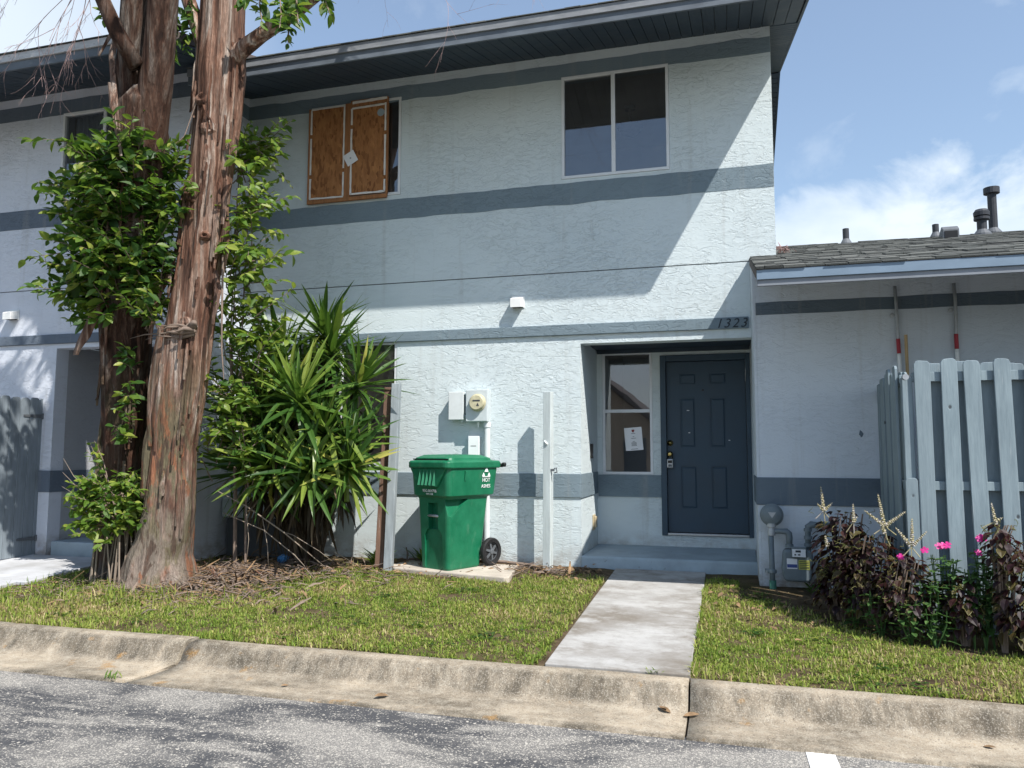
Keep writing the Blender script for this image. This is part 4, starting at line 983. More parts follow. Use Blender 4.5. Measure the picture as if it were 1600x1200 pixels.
# ================================================================== LEFT GATE
GT = thing('wooden_gate', 'dark slate wooden gate of round-topped boards at the left edge', 'gate', (-8.02, 7.2, .2))
for i in range(8):
    picket(7.415-i*.128, -8.03, .122, .27, 2.135+.006*math.sin(i*1.9), 0, seed=140+i, along='y', name='board', mat='gate_paint', parent=GT)
for z in (1.92, .47):
    MB().box(-8.075, -8.032, 6.45, 7.47, z-.045, z+.045).build('rail', 'gate_paint', GT, bevel=.003)
    q = MB(); q.prism([(7.14, z-.012), (7.38, z-.022), (7.38, z+.022), (7.14, z+.012)], 0, -8.011, -8.004); q.tube([(-8.0, 7.39, z-.035), (-8.0, 7.39, z+.035)], .012, 10)
    q.box(-8.011, -8.004, 7.40, 7.46, z-.03, z+.03); q.build('hinge', 'window_dark', GT)

# ================================================================== POSTS
def post(name, lab, base, top, w, d, mat, cat='post', rot=0):
    b, t = Vector(base), Vector(top); T = thing(name, lab, cat, base)
    secs = []
    for i in range(13):
        c = b.lerp(t, i/12); cx = .004*mn.noise(Vector((i*.3, w*90, 0)))
        R = Matrix.Rotation(rot, 3, 'Z')
        secs.append([c+R @ Vector((sx*w/2+cx, sy*d/2, 0)) for sx, sy in ((-1, -1), (1, -1), (1, 1), (-1, 1))])
    MB().loft(secs).build('timber', mat, T, bevel=.005)
    return T
T = post('wooden_post', 'weathered grey square post leaning beside the yucca, paired with a brown board', (-3.515, 7.60, .16), (-3.455, 7.62, 2.235), .088, .089, 'post_grey', rot=rad(8))
T = post('wooden_board', 'bare brown weathered plank leaning against the grey post by the yucca', (-3.635, 7.63, .16), (-3.560, 7.65, 2.20), .098, .042, 'post_brown', rot=rad(20))
T = post('wooden_post', 'pale square post standing alone between the green bin and the porch', (-1.882, 8.035, .16), (-1.870, 8.03, 2.148), .086, .086, 'post_white', rot=rad(-10))
q = MB(); q.box(-1.84, -1.80, 7.985, 8.01, 1.30, 1.325); q.tube([(-1.80, 7.99, 1.33), (-1.775, 7.985, 1.335), (-1.77, 7.985, 1.29), (-1.80, 7.99, 1.285)], .008, 8); q.build('latch', 'window_dark', T)
MB().tube([(-1.905, 7.985, 1.62), (-1.885, 7.975, 1.60), (-1.872, 7.985, 1.585)], .009, 6).build('staple', 'white_plastic', T)

# ================================================================== GREEN WHEELED BIN
MB().prism([(-3.56, 7.68), (-3.42, 7.55), (-2.14, 7.28), (-2.10, 7.32), (-2.22, 8.1), (-3.5, 8.12)], 2, .14, .292).build('concrete_pad', 'concrete_pad', kind='structure', bevel=.012)
BZ = .292; TH = rad(-25)
BN = thing('wheeled_bin', 'green wheeled rubbish bin with dark wheels on a concrete pad', 'bin', (-2.86, 7.80, BZ))
BM = Matrix.Translation((-2.86, 7.80, BZ)) @ Matrix.Rotation(TH, 4, 'Z') @ Matrix.Diagonal((.97, 1, 1.025, 1))
def rrect(x0, x1, y0, y1, z, r, n=4):
    out = []
    for cx, cy, a0 in ((x1-r, y1-r, 0), (x0+r, y1-r, 90), (x0+r, y0+r, 180), (x1-r, y0+r, 270)):
        for i in range(n+1):
            a = rad(a0+90*i/n); out.append(BM @ Vector((cx+r*math.cos(a), cy+r*math.sin(a), z)))
    return out
b = MB()
b.loft([rrect(-.205, .205, -.265, .20, 0, .04), rrect(-.212, .212, -.272, .215, .02, .045), rrect(-.245, .245, -.305, .30, .700, .05), rrect(-.250, .250, -.31, .305, .718, .05),
        rrect(-.283, .283, -.343, .365, .742, .055), rrect(-.300, .300, -.36, .40, 1.00, .06), rrect(-.300, .300, -.36, .40, 1.02, .06)])
bo = b.build('body', 'bin_green', BN)
# recesses: lift-bar slot, widening channel, side grip pocket
c1 = MB().box(-.075, .075, -.40, -.225, .40, .665, BM)
c2 = MB().prism([(-.135, -.05), (.135, -.05), (.135, .34), (.095, .40), (-.095, .40), (-.135, .34)], 1, -.40, -.262, BM)
c3 = MB().add([BM @ Vector(v) for v in ((.18, -.33, .705), (.30, -.33, .705), (.30, -.02, .705), (.18, -.02, .705), (.215, -.31, .55), (.30, -.31, .55), (.30, -.25, .53), (.215, -.25, .53))],
              [(0, 1, 2, 3), (4, 7, 6, 5), (0, 4, 5, 1), (1, 5, 6, 2), (2, 6, 7, 3), (3, 7, 4, 0)])
bool_cut(bo, [c1, c2, c3])
bv = bo.modifiers.new('bevel', 'BEVEL'); bv.width = .007; bv.segments = 2; bv.limit_method = 'ANGLE'; bv.angle_limit = rad(30)
MB().tube([BM @ Vector((-.085, -.285, .535)), BM @ Vector((.085, -.285, .535))], .014, 12).build('lift_bar', 'galvanised', bo, smooth=True)
# fluted trapezoid apron under the lid
q = MB(); q.prism([(-.275, 1.014), (.275, 1.014), (.135, .828), (-.135, .828)], 1, -.384, -.33, BM); bo2 = q.build('apron', 'bin_green', bo, bevel=.006)
q = MB()
for i in range(5):
    x = -.112+.056*i
    q.add([BM @ Vector(v) for v in ((x-.006, -.385, .995), (x+.006, -.385, .995), (x+.022, -.392, .842), (x-.022, -.392, .842), (x, -.422, .848), (x, -.388, .995))],
          [(0, 5, 4, 3), (5, 1, 2, 4), (3, 4, 2)])
q.build('flute', 'bin_green', bo)
MB().prism([(.298, 0), (.316, 0), (.316, -.012), (.300, -.10)], 1, -.13, -.10, BM @ Matrix.Translation((0, 0, .99))).build('rib', 'bin_green', bo)
# lid
l = MB()
l.loft([rrect(-.318, .318, -.395, .44, 1.015, .07), rrect(-.322, .322, -.40, .445, 1.03, .07), rrect(-.322, .322, -.40, .445, 1.075, .07), rrect(-.310, .310, -.385, .43, 1.090, .07),
        rrect(-.285, .285, -.345, .33, 1.096, .07), rrect(-.278, .278, -.338, .32, 1.120, .07), rrect(-.235, .235, -.27, .22, 1.150, .08), rrect(-.10, .10, -.12, .08, 1.156, .06)])
lo = l.build('lid', 'bin_green', BN, bevel=.006)
MB().box(-.27, .27, -.3475, -.338, 1.098, 1.112, BM).build('lid_groove', 'iron_black', lo)
q = MB(); q.tube([BM @ Vector((-.30, .47, 1.04)), BM @ Vector((.33, .47, 1.04))], .018, 12); q.box(.24, .29, .40, .48, 1.02, 1.06, BM); q.box(-.29, -.24, .40, .48, 1.02, 1.06, BM)
q.build('handle_bar', 'iron_black', BN)
MB().lathe([(.022, 0), (.022, .03), (.012, .036)], BM @ Vector((.335, .43, 1.05)), BM.to_3x3() @ Vector((1, 0, 0)), 14).build('hinge_knob', 'iron_black', BN)
for sx in (-1, 1):
    ax = BM.to_3x3() @ Vector((sx, 0, 0)); c = BM @ Vector((sx*.235, .315, .145))
    ty = MB().lathe([(.095, 0), (.135, -.004), (.147, .012), (.147, .045), (.135, .058), (.10, .052), (.095, .03)], c, ax, 30)
    w = ty.build('wheel', 'rubber_black', BN)
    q = MB(); q.lathe([(.096, .012), (.096, .036), (.09, .038), (.088, .02), (.03, .02), (.03, .05), (.02, .055)], c, ax, 24)
    e1 = ax.orthogonal().normalized(); e2 = ax.cross(e1)
    for s_ in range(6):
        an = s_*PI/3; d_ = e1*math.cos(an)+e2*math.sin(an); p_ = d_.cross(ax)*.012
        q.add([c+ax*.022+d_*.025-p_, c+ax*.022+d_*.025+p_, c+ax*.022+d_*.09+p_, c+ax*.022+d_*.09-p_, c+ax*.046+d_*.025-p_, c+ax*.046+d_*.025+p_, c+ax*.040+d_*.09+p_, c+ax*.040+d_*.09-p_],
              [(0, 3, 2, 1), (4, 5, 6, 7), (0, 1, 5, 4), (1, 2, 6, 5), (2, 3, 7, 6), (3, 0, 4, 7)])
    q.build('rim', 'window_dark', w)
MB().tube([BM @ Vector((-.235, .315, .145)), BM @ Vector((.235, .315, .145))], .014, 10).build('axle', 'galvanised', BN)
FB = BM @ FACE
tilt = Matrix.Rotation(rad(-4), 4, 'X')
text_mesh('95G-004708', 'lettering', 'white_plastic', BM @ Matrix.Translation((.0, -.3515, .775)) @ tilt.inverted() @ FACE, .042, bo, .0012)
text_mesh('WM 2108', 'lettering', 'white_plastic', BM @ Matrix.Translation((.0, -.3490, .748)) @ tilt.inverted() @ FACE, .026, bo, .0012)
SIDE = Matrix.Rotation(rad(90), 4, 'Z') @ FACE
tl = Matrix.Rotation(rad(-3.8), 4, 'Y').inverted()
text_mesh('HOT', 'lettering', 'white_plastic', BM @ Matrix.Translation((.2968, .20, .872)) @ tl @ SIDE, .056, bo, .0012)
text_mesh('ASHES', 'lettering', 'white_plastic', BM @ Matrix.Translation((.2930, .20, .812)) @ tl @ SIDE, .050, bo, .0012)
q = MB()
Ms = BM @ Matrix.Translation((.3005, .20, .945)) @ tl @ SIDE
q.prism([(-.03, .03), (.03, .03), (0, .085)], 2, -.001, .0014, Ms); q.prism([(-.065, -.012), (-.02, -.012), (-.042, .025)], 2, -.001, .0014, Ms); q.prism([(.02, -.012), (.065, -.012), (.042, .025)], 2, -.001, .0014, Ms)
q.box(-.06, .06, -.024, -.016, -.001, .0014, Ms); q.build('emblem', 'white_plastic', bo)

# ================================================================== LEAF MESHES
def leaf_mesh(name, mat, w=.5, fold=.12, droop=.15, tip=.0, mats=None):
    """unit leaf along +X, width w, folded on its midrib"""
    st = [(0, .0), (.18, .62), (.42, 1), (.68, .82), (.88, .38), (1, 0)]
    mb = MB(); rows = []
    for (t, k_) in st:
        z = -droop*t*t
        hw = w*.5*k_
        if k_ == 0: rows.append([len(mb.v)]); mb.v.append((t, 0, z))
        else:
            rows.append([len(mb.v), len(mb.v)+1, len(mb.v)+2])
            mb.v += [(t, -hw, z+fold*hw*2), (t, 0, z), (t, hw, z+fold*hw*2)]
    for a, b in zip(rows[:-1], rows[1:]):
        if len(a) == 1: fs = [(a[0], b[0], b[1]), (a[0], b[1], b[2])]
        elif len(b) == 1: fs = [(a[0], b[0], a[1]), (a[1], b[0], a[2])]
        else: fs = [(a[0], b[0], b[1], a[1]), (a[1], b[1], b[2], a[2])]
        for f in fs: mb.f.append(f); mb.mi.append(0)
    return mb
LV = [leaf_mesh('l', '', .50, .14, .10), leaf_mesh('l', '', .46, .22, .25), leaf_mesh('l', '', .54, .08, .35)]
def orient(pos, d, up, length):
    d = Vector(d).normalized(); y = Vector(up).cross(d)
    if y.length < 1e-3: y = Vector((0, 1, 0))
    y.normalize(); z = d.cross(y)
    M = Matrix.Identity(4)
    for i in range(3): M[i][0] = d[i]*length; M[i][1] = y[i]*length; M[i][2] = z[i]*length; M[i][3] = pos[i]
    return M
def place_leaves(parent, mats_, mat, variants, limit, name='leaf'):
    """first `limit` leaves (largest in view) as parts, the rest joined"""
    mats_ = sorted(mats_, key=lambda m_: (m_.translation-Vector((0, 0, 1.5))).length - 4*m_.to_scale().x)
    mes = [v.mesh(name, mat, fix=False) for v in variants]
    rest = MB()
    for i, M in enumerate(mats_):
        v = i % len(variants)
        if i < limit: inst(mes[v], name, parent, M)
        else: rest.add([M @ Vector(q) for q in variants[v].v], variants[v].f)
    if rest.v: rest.build(name, mat, parent, fix=False, kind='stuff')
def sprig(base, d0, length, nleaf, leaf_len, gravity=.25, jitter=.25, rr=random):
    """curved shoot: returns stem points and leaf matrices"""
    p = Vector(base); d = Vector(d0).normalized(); n = max(5, int(length/.05)); st = length/n; pts = [p.copy()]
    for i in range(n):
        d = (d+Vector((rr.uniform(-1, 1), rr.uniform(-1, 1), rr.uniform(-1, 1)))*jitter*.25+Vector((0, 0, -gravity*.08*(i/n)))).normalized()
        p = p+d*st; pts.append(p.copy())
    out = []
    for q in range(nleaf):
        t = (.18+.82*(q+rr.random()*.6)/nleaf); t = min(t, .999); f = t*n; i = int(f); c = pts[i].lerp(pts[i+1], f-i); dd = (pts[i+1]-pts[i]).normalized()
        side = dd.cross(Vector((0, 0, 1)))
        if side.length < .1: side = Vector((1, 0, 0))
        side.normalize(); s = 1 if q % 2 else -1
        ld = (dd*rr.uniform(.2, .8)+side*s*rr.uniform(.4, 1.0)+Vector((rr.uniform(-.4, .4), rr.uniform(-.4, .4), rr.uniform(-.75, .55))))
        out.append(orient(c, ld, Vector((rr.uniform(-1, 1), rr.uniform(-1.1, .6), .8)), leaf_len*rr.uniform(.5, 1.2)*(1.0 if t < .85 else .75)))
    return pts, out

# ================================================================== TREES
def trunk(mb, rings, n=84, seed=0, flare=None, rough=.05, steps=12):
    """rings: (x,y,z,r) -> furrowed stem"""
    R = []
    for a, b in zip(rings[:-1], rings[1:]):
        for i in range(steps): R.append(tuple(a[k]+(b[k]-a[k])*i/steps for k in range(4)))
    R.append(rings[-1])
    secs = []
    for x, y, z, r in R:
        sec = []
        for j in range(n):
            a = 2*PI*j/n; ca, sa = math.cos(a), math.sin(a)
            k_ = 1+rough*(1.3*mn.noise(Vector((ca*1.4+seed, sa*1.4, z*.55)))+.9*mn.noise(Vector((ca*4+seed, sa*4, z*.5)))+.9*mn.noise(Vector((ca*7+seed, sa*7, z*.6)))+.75*abs(mn.noise(Vector((ca*15, sa*15+seed, z*.9))))+.5*mn.noise(Vector((ca*28, sa*28+seed, z*1.5))))
            rr = r*k_
            if flare:
                for (fa, fw, fh, fr) in flare:
                    da = (a-fa+PI) % (2*PI)-PI
                    rr += fr*math.exp(-(da/fw)**2)*max(0, 1-(z-.1)/fh)**2
            sec.append(Vector((x+rr*ca, y+rr*sa, z)))
        secs.append(sec)
    mb.loft(secs)
T1 = [(-5.42, 6.45, .10, .35), (-5.42, 6.45, .28, .31), (-5.43, 6.45, .47, .285), (-5.38, 6.45, .66, .262), (-5.34, 6.45, .91, .238), (-5.32, 6.45, 1.53, .212), (-5.245, 6.45, 2.17, .222), (-5.185, 6.45, 2.81, .215), (-5.10, 6.45, 3.46, .200), (-5.04, 6.45, 4.12, .205), (-4.96, 6.45, 4.78, .212), (-4.94, 6.45, 5.35, .235), (-4.94, 6.45, 5.75, .21), (-4.93, 6.44, 6.15, .20), (-4.88, 6.4, 7.2, .16), (-4.8, 6.3, 8.4, .11)]
TA = thing('tree', 'large tree trunk with peeling red-brown bark standing in front at the kerbside lawn', 'tree', (-5.40, 6.45, .2))
mb = MB(); trunk(mb, T1, seed=3, rough=.065, flare=[(rad(-22), .26, .45, .24), (rad(-62), .20, .40, .10), (rad(-100), .24, .6, .10), (rad(-140), .22, .5, .09), (rad(188), .35, .75, .19), (rad(60), .5, .6, .12)])
TA_tr = mb.build('trunk', 'bark_front', TA, smooth=True)
MB().tube([(-4.84, 6.44, 5.42), (-4.70, 6.43, 5.55), (-4.45, 6.42, 5.68), (-4.10, 6.40, 5.83), (-3.75, 6.38, 6.02), (-3.2, 6.3, 6.5), (-2.9, 6.2, 7.1)], [.125, .085, .072, .070, .064, .05, .03], 14).build('limb', 'bark_limb', TA, smooth=True)
MB().tube([(-5.03, 6.42, 5.5), (-5.13, 6.40, 5.72), (-5.22, 6.38, 5.95), (-5.33, 6.36, 6.25), (-5.6, 6.3, 7.0)], [.10, .088, .078, .07, .05], 12).build('limb', 'bark_limb', TA, smooth=True)
def knot(c, d, r, l, par, mat='bark_front'):
    d = Vector(d).normalized(); c = Vector(c)
    q = MB(); q.lathe([(r*2.1, -.05), (r*1.6, .0), (r*1.05, .012+l*.6), (r*.72, .012+l*.6), (r*.45, -.02+l*.4), (.002, -.03+l*.4)], c, d, 16)
    for i, v in enumerate(q.v): q.v[i] = tuple(Vector(v)+Vector((1, 1, 1))*.016*mn.noise(Vector(v)*26))
    q.build('knot', mat, par, smooth=True)
knot((-4.90, 6.27, 4.70), (.55, -.8, .1), .055, .05, TA); knot((-5.05, 6.26, 3.98), (-.15, -1, .2), .022, .09, TA); knot((-4.93, 6.29, 3.62), (.4, -.9, 0), .028, .02, TA)
knot((-5.10, 6.26, 2.76), (.1, -1, .1), .038, .03, TA); knot((-4.97, 6.23, 5.0), (0, -1, .2), .05, .02, TA)
# broken stub with splinters pointing left
q = MB(); rs = random.Random(77)
for i in range(11):
    a0 = Vector((-5.0+rs.uniform(-.06, .06), 6.26+rs.uniform(-.02, .03), 2.70+rs.uniform(-.06, .06))); ln = rs.uniform(.12, .30) if i < 8 else rs.uniform(.42, .62)
    tip = a0+Vector((-ln, -.10*rs.random()-.03, -.05*rs.random()-.10*ln+rs.uniform(-.03, .05))); w = rs.uniform(.010, .028) if i < 8 else .010
    q.tube([a0, a0.lerp(tip, .4)+Vector((0, -.03, rs.uniform(-.02, .03))), a0.lerp(tip, .75)+Vector((0, -.01, rs.uniform(-.015, .02))), tip], [w, w*.9, w*.55, w*.12], 6)
q.tube([(-5.0, 6.25, 2.70), (-4.95, 6.21, 2.74), (-4.93, 6.20, 2.73)], [.05, .03, .008], 8)
q.build('broken_branch', 'twig_bark', TA, smooth=True)

def bark_strip(par, pts, w, seed, mat='bark_strip', curl=.5):
    """a hanging ribbon of bark with thickness and curl"""
    pts = [Vector(p) for p in pts]; n = 10; secs = []
    def at(t):
        f = t*(len(pts)-1); i = min(int(f), len(pts)-2); return pts[i].lerp(pts[i+1], f-i)
    for i in range(n+1):
        t = i/n; c = at(t)+Vector((.012*mn.noise(Vector((seed, t*4, 0))), .012*mn.noise(Vector((seed, t*4, 3))), 0)); ww = w*(.35+.65*math.sin(PI*min(1, .12+t*.80)))*(1+.3*mn.noise(Vector((seed*2, t*5, 1))))
        a = curl*(t-.3)+.4*mn.noise(Vector((seed, t*2, 7))); s = Vector((math.cos(a), -math.sin(a), 0)); b = Vector((math.sin(a), math.cos(a), 0))
        secs.append([c-s*ww/2, c-b*.012, c+s*ww/2, c+s*ww/2+b*.006, c-b*.004, c-s*ww/2+b*.006])
    return MB().loft(secs).build('bark_strip', mat, par, smooth=False)
rr = random.Random(5)
def stem_at(rings, z):
    for a, b in zip(rings[:-1], rings[1:]):
        if a[2] <= z <= b[2]:
            t = (z-a[2])/(b[2]-a[2]); return tuple(a[k]+(b[k]-a[k])*t for k in range(4))
    return rings[-1]
for i in range(64):
    z = rr.uniform(1.0, 5.7); x, y, _, r = stem_at(T1, z); an = rad(rr.choice([rr.uniform(-75, -5), rr.uniform(170, 215), rr.uniform(-170, -20)])); ln = rr.uniform(.2, .75)
    p0 = Vector((x+r*1.02*math.cos(an), y+r*1.02*math.sin(an), z)); x2, y2, _, r2 = stem_at(T1, max(.3, z-ln)); off = rr.uniform(.0, .03)*(1 if i % 3 else 1.8)
    p1 = Vector((x2+(r2+.01+off)*math.cos(an+.06), y2+(r2+.01+off)*math.sin(an+.06), z-ln))
    bark_strip(TA, [p0, p0.lerp(p1, .5)+Vector((.01*math.cos(an), .01*math.sin(an), 0)), p1], rr.uniform(.02, .055), i)
# larger peeling slabs: right edge and the long flap on the left of the lower stem
bark_strip(TA, [(-4.840, 6.435, 4.450), (-4.800, 6.405, 4.150), (-4.820, 6.395, 3.750)], .10, 201); bark_strip(TA, [(-4.840, 6.475, 3.950), (-4.810, 6.455, 3.500), (-4.840, 6.455, 3.250)], .10, 202)
bark_strip(TA, [(-4.900, 6.435, 3.300), (-4.840, 6.395, 3.050), (-4.880, 6.395, 2.750)], .09, 203); bark_strip(TA, [(-5.390, 6.295, 2.750), (-5.440, 6.265, 2.200), (-5.430, 6.235, 1.550)], .13, 204)
bark_strip(TA, [(-5.330, 6.275, 3.250), (-5.440, 6.235, 2.950), (-5.460, 6.215, 2.550)], .09, 205); bark_strip(TA, [(-5.410, 6.285, 2.100), (-5.470, 6.255, 1.600), (-5.490, 6.235, 1.050)], .10, 206)
bark_strip(TA, [(-5.310, 6.235, 2.350), (-5.350, 6.205, 1.900), (-5.340, 6.215, 1.500)], .07, 207); bark_strip(TA, [(-5.000, 6.245, 4.720), (-4.920, 6.185, 4.900), (-4.820, 6.235, 4.650)], .03, 208)
q = MB(); q.tube([(-4.820, 6.435, 3.450), (-4.780, 6.395, 2.900), (-4.760, 6.385, 2.500), (-4.730, 6.395, 2.200)], [.012, .010, .008, .004], 6); q.tube([(-5.040, 6.225, 4.950), (-5.120, 6.175, 4.600), (-5.270, 6.035, 4.350), (-5.470, 5.935, 4.200)], [.006, .005, .004, .003], 6)
q.build('hanging_twig', 'twig_bark', TA)

T2 = [(-6.15, 6.75, .10, 0.302), (-6.17, 6.75, .33, 0.260), (-6.13, 6.70, .9, 0.227), (-6.10, 6.65, 1.54, 0.212), (-5.99, 6.52, 2.2, 0.225), (-5.91, 6.40, 2.83, 0.240), (-5.67, 6.15, 4.08, 0.260), (-5.52, 6.02, 4.55, 0.265), (-5.44, 5.95, 4.85, 0.210), (-5.41, 5.92, 5.0, 0.101)]
TB = thing('tree', 'second shaggy-barked tree trunk behind and left of the front trunk', 'tree', (-6.15, 6.75, .2))
mb = MB(); trunk(mb, T2, seed=9, flare=[(rad(180), .6, .7, .12), (rad(-60), .6, .5, .08)], rough=.07)
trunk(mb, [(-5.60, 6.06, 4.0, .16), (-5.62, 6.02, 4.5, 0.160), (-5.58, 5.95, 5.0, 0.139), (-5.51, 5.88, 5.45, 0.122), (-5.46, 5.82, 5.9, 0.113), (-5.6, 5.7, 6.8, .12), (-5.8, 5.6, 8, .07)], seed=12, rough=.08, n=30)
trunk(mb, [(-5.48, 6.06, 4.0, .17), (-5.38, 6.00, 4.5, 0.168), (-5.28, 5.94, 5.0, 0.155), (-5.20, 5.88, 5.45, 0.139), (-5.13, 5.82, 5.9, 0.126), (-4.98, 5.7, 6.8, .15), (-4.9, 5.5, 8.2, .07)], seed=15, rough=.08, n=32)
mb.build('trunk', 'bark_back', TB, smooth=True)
MB().tube([(-5.36, 5.78, 5.15), (-5.50, 5.66, 5.45), (-5.62, 5.60, 5.75), (-5.72, 5.55, 6.0), (-6.2, 5.4, 6.9)], [.08, .075, .068, .06, .04], 12).build('limb', 'bark_back', TB, smooth=True)
for i in range(30):
    z = rr.uniform(1.0, 4.9); x, y, _, r = stem_at(T2, z); an = rad(rr.uniform(-170, -20)); ln = rr.uniform(.3, .9)
    p0 = Vector((x+r*1.02*math.cos(an), y+r*1.02*math.sin(an), z)); x2, y2, _, r2 = stem_at(T2, max(.3, z-ln)); off = rr.uniform(0, .06)
    p1 = Vector((x2+(r2+.01+off)*math.cos(an+.05), y2+(r2+.01+off)*math.sin(an+.05), z-ln))
    bark_strip(TB, [p0, p0.lerp(p1, .5), p1], rr.uniform(.02, .06), 300+i)
bark_strip(TB, [(-5.84, 6.0, 5.80), (-5.93, 5.99, 5.62), (-6.02, 5.98, 5.46)], .055, 401, curl=.1)
bark_strip(TB, [(-5.83, 6.0, 5.82), (-5.74, 5.86, 5.35), (-5.58, 5.74, 4.9), (-5.46, 5.70, 4.5)], .075, 402)
bark_strip(TB, [(-5.62, 5.72, 5.0), (-5.50, 5.68, 4.6), (-5.42, 5.70, 4.25)], .05, 403)
bark_strip(TB, [(-5.92, 6.08, 3.02), (-6.06, 6.08, 2.74), (-6.225, 6.09, 2.45)], .135, 404, curl=.1)
MB().tube([(-6.12, 6.24, 3.35), (-6.16, 6.22, 3.1), (-6.15, 6.22, 2.85)], [.012, .016, .008], 6).build('hanging_twig', 'twig_bark', TB)

def crown(par, blobs, count, leaf_len, seed):
    r = random.Random(seed); out = []
    for i in range(count):
        (cx, cy, czz, R) = r.choice(blobs)
        d = Vector((r.gauss(0, 1), r.gauss(0, 1), r.gauss(0, 1))).normalized()*R*(r.random()**.5)
        if mn.noise(Vector((cx+d.x, cy+d.y, czz+d.z))*1.3) < -.06: continue
        out.append(orient((cx+d.x, cy+d.y, czz+d.z), (r.uniform(-1, 1), r.uniform(-1, 1), r.uniform(-.9, .3)), (r.uniform(-.6, .6), r.uniform(-.6, .6), 1), leaf_len*r.uniform(.7, 1.3)))
    mb = MB()
    for M in out: mb.add([M @ Vector(v) for v in LV[0].v], LV[0].f)
    mb.build('crown', 'leaf_crown', par, fix=False, kind='stuff')
crown(TA, [(-4.7, 6.2, 9.3, 1.0), (-5.5, 6.6, 9.0, .9), (-4.3, 6.6, 10.0, .9), (-5.2, 5.9, 10.3, .9)], 2300, .13, 1)
crown(TB, [(-5.9, 4.9, 8.0, 1.1), (-5.0, 4.6, 8.8, 1.1), (-6.8, 5.0, 8.0, 1.1), (-6.2, 4.3, 9.2, 1.1), (-7.3, 5.6, 8.5, 1.0), (-6.8, 4.2, 7.9, .8), (-4.4, 3.8, 8.2, .95)], 5200, .13, 2)
q = MB()
for (a, b) in (((-5.6, 5.7, 6.8), (-6.4, 5.0, 8.2)), ((-5.8, 5.6, 8.0), (-5.9, 4.8, 9.0)), ((-4.98, 5.7, 6.8), (-5.0, 4.9, 8.6)), ((-6.2, 5.4, 6.9), (-7.0, 5.1, 8.0)), ((-7.0, 5.1, 8.0), (-7.4, 5.4, 8.8)), ((-6.3, 5.3, 7.1), (-6.6, 4.5, 7.9))):
    a, b = Vector(a), Vector(b); q.tube([a, a.lerp(b, .5)+Vector((.05, .05, .1)), b], [.06, .045, .02], 8)
q.build('branch', 'bark_back', TB)
q = MB()
for (a, b) in (((-4.88, 6.4, 7.2), (-4.4, 6.6, 9.4)), ((-4.8, 6.3, 8.4), (-5.1, 6.0, 9.8)), ((-5.6, 6.3, 7.0), (-5.6, 6.6, 8.8)), ((-2.9, 6.2, 7.1), (-2.8, 6.3, 7.6))):
    a, b = Vector(a), Vector(b); q.tube([a, a.lerp(b, .5)+Vector((.05, .05, .1)), b], [.06, .045, .02], 8)
q.build('branch', 'bark_front', TA)
# leafy sprays that hang into the top of the picture
r = random.Random(21); sp = []; stems = MB()
for (bx, by, bz_, d, l_, nl) in [(-4.25, 6.38, 6.1, (.3, -.2, -.75), .62, 20), (-4.1, 6.38, 6.1, (.1, -.1, -.9), .60, 18), (-4.45, 6.4, 6.15, (.0, -.2, -.8), .38, 12), (-3.85, 6.38, 6.15, (.35, -.1, -.7), .42, 12), (-4.30, 6.35, 6.25, (-.2, -.3, -.6), .5, 14), (-3.5, 6.3, 6.35, (.2, 0, -.5), .4, 10), (-4.0, 6.3, 6.15, (.2, -.3, -.8), .55, 16)]:
    p, o = sprig((bx, by, bz_), d, l_*1.15, int(nl*1.6), .15, .3, .3, r); sp += o; stems.tube(p, [.008]*(len(p)-1)+[.003], 5)
place_leaves(TA, sp, 'leaf_green', LV, 120)
stems.build('twig', 'twig_bark', TA)
sp = []; stems = MB()
for (bx, by, bz_, d, l_, nl) in [(-5.42, 6.35, 6.25, (.15, -.1, -.9), .85, 26), (-5.30, 6.35, 6.25, (.1, 0, -.9), .70, 20), (-5.55, 6.3, 6.3, (.1, -.1, -.9), .6, 18), (-5.85, 5.9, 6.0, (-.2, 0, -.6), .25, 8), (-5.25, 6.3, 6.3, (.2, 0, -.7), .6, 16)]:
    p, o = sprig((bx, by, bz_), d, l_, int(nl*1.6), .13, .3, .3, r); sp += o; stems.tube(p, [.008]*(len(p)-1)+[.003], 5)
place_leaves(TB, sp, 'leaf_green', LV, 100)
# bare pinkish twigs
def twigs(par, starts, name, mat, seed, rad0=.006, depth=3):
    r = random.Random(seed); q = MB()
    def grow(p, d, l, rad_, k_):
        pts = [p.copy()]; n = 6
        for i in range(n):
            d = (d+Vector((r.uniform(-1, 1), r.uniform(-.6, .6), r.uniform(-1, .7)))*.22).normalized(); p = p+d*l/n; pts.append(p.copy())
            if k_ > 0 and i in (1, 3, 4) and r.random() < .85:
                dd = (d+Vector((r.uniform(-1, 1), r.uniform(-.5, .5), r.uniform(-1, .5)))*.9).normalized(); grow(p.copy(), dd, l*r.uniform(.4, .7), rad_*.65, k_-1)
        q.tube(pts, [rad_*(1-.6*i/n) for i in range(n+1)], 5)
    for (p, d, l) in starts: grow(Vector(p), Vector(d).normalized(), l, rad0, depth)
    q.build(name, mat, par)
twigs(TB, [((-5.55, 5.55, 6.02), (-1, -.1, -.25), 1.05), ((-5.6, 5.55, 6.0), (-.7, 0, -.75), .85), ((-5.75, 5.55, 6.05), (-.35, -.05, -.9), .80), ((-5.8, 5.6, 6.0), (.1, 0, -1), .75), ((-6.2, 5.5, 6.1), (-.9, 0, -.35), .6)], 'bare_twig', 'twig_pink', 3, .0045)
twigs(TA, [((-2.85, 6.3, 7.4), (.25, 0, -.9), 1.45), ((-2.8, 6.3, 7.4), (.75, 0, -.7), 1.5), ((-2.9, 6.2, 7.1), (.05, 0, -.9), 1.0), ((-2.8, 6.3, 7.5), (.5, 0, -.8), 1.5)], 'bare_twig', 'twig_pink', 8, .0042, 3)

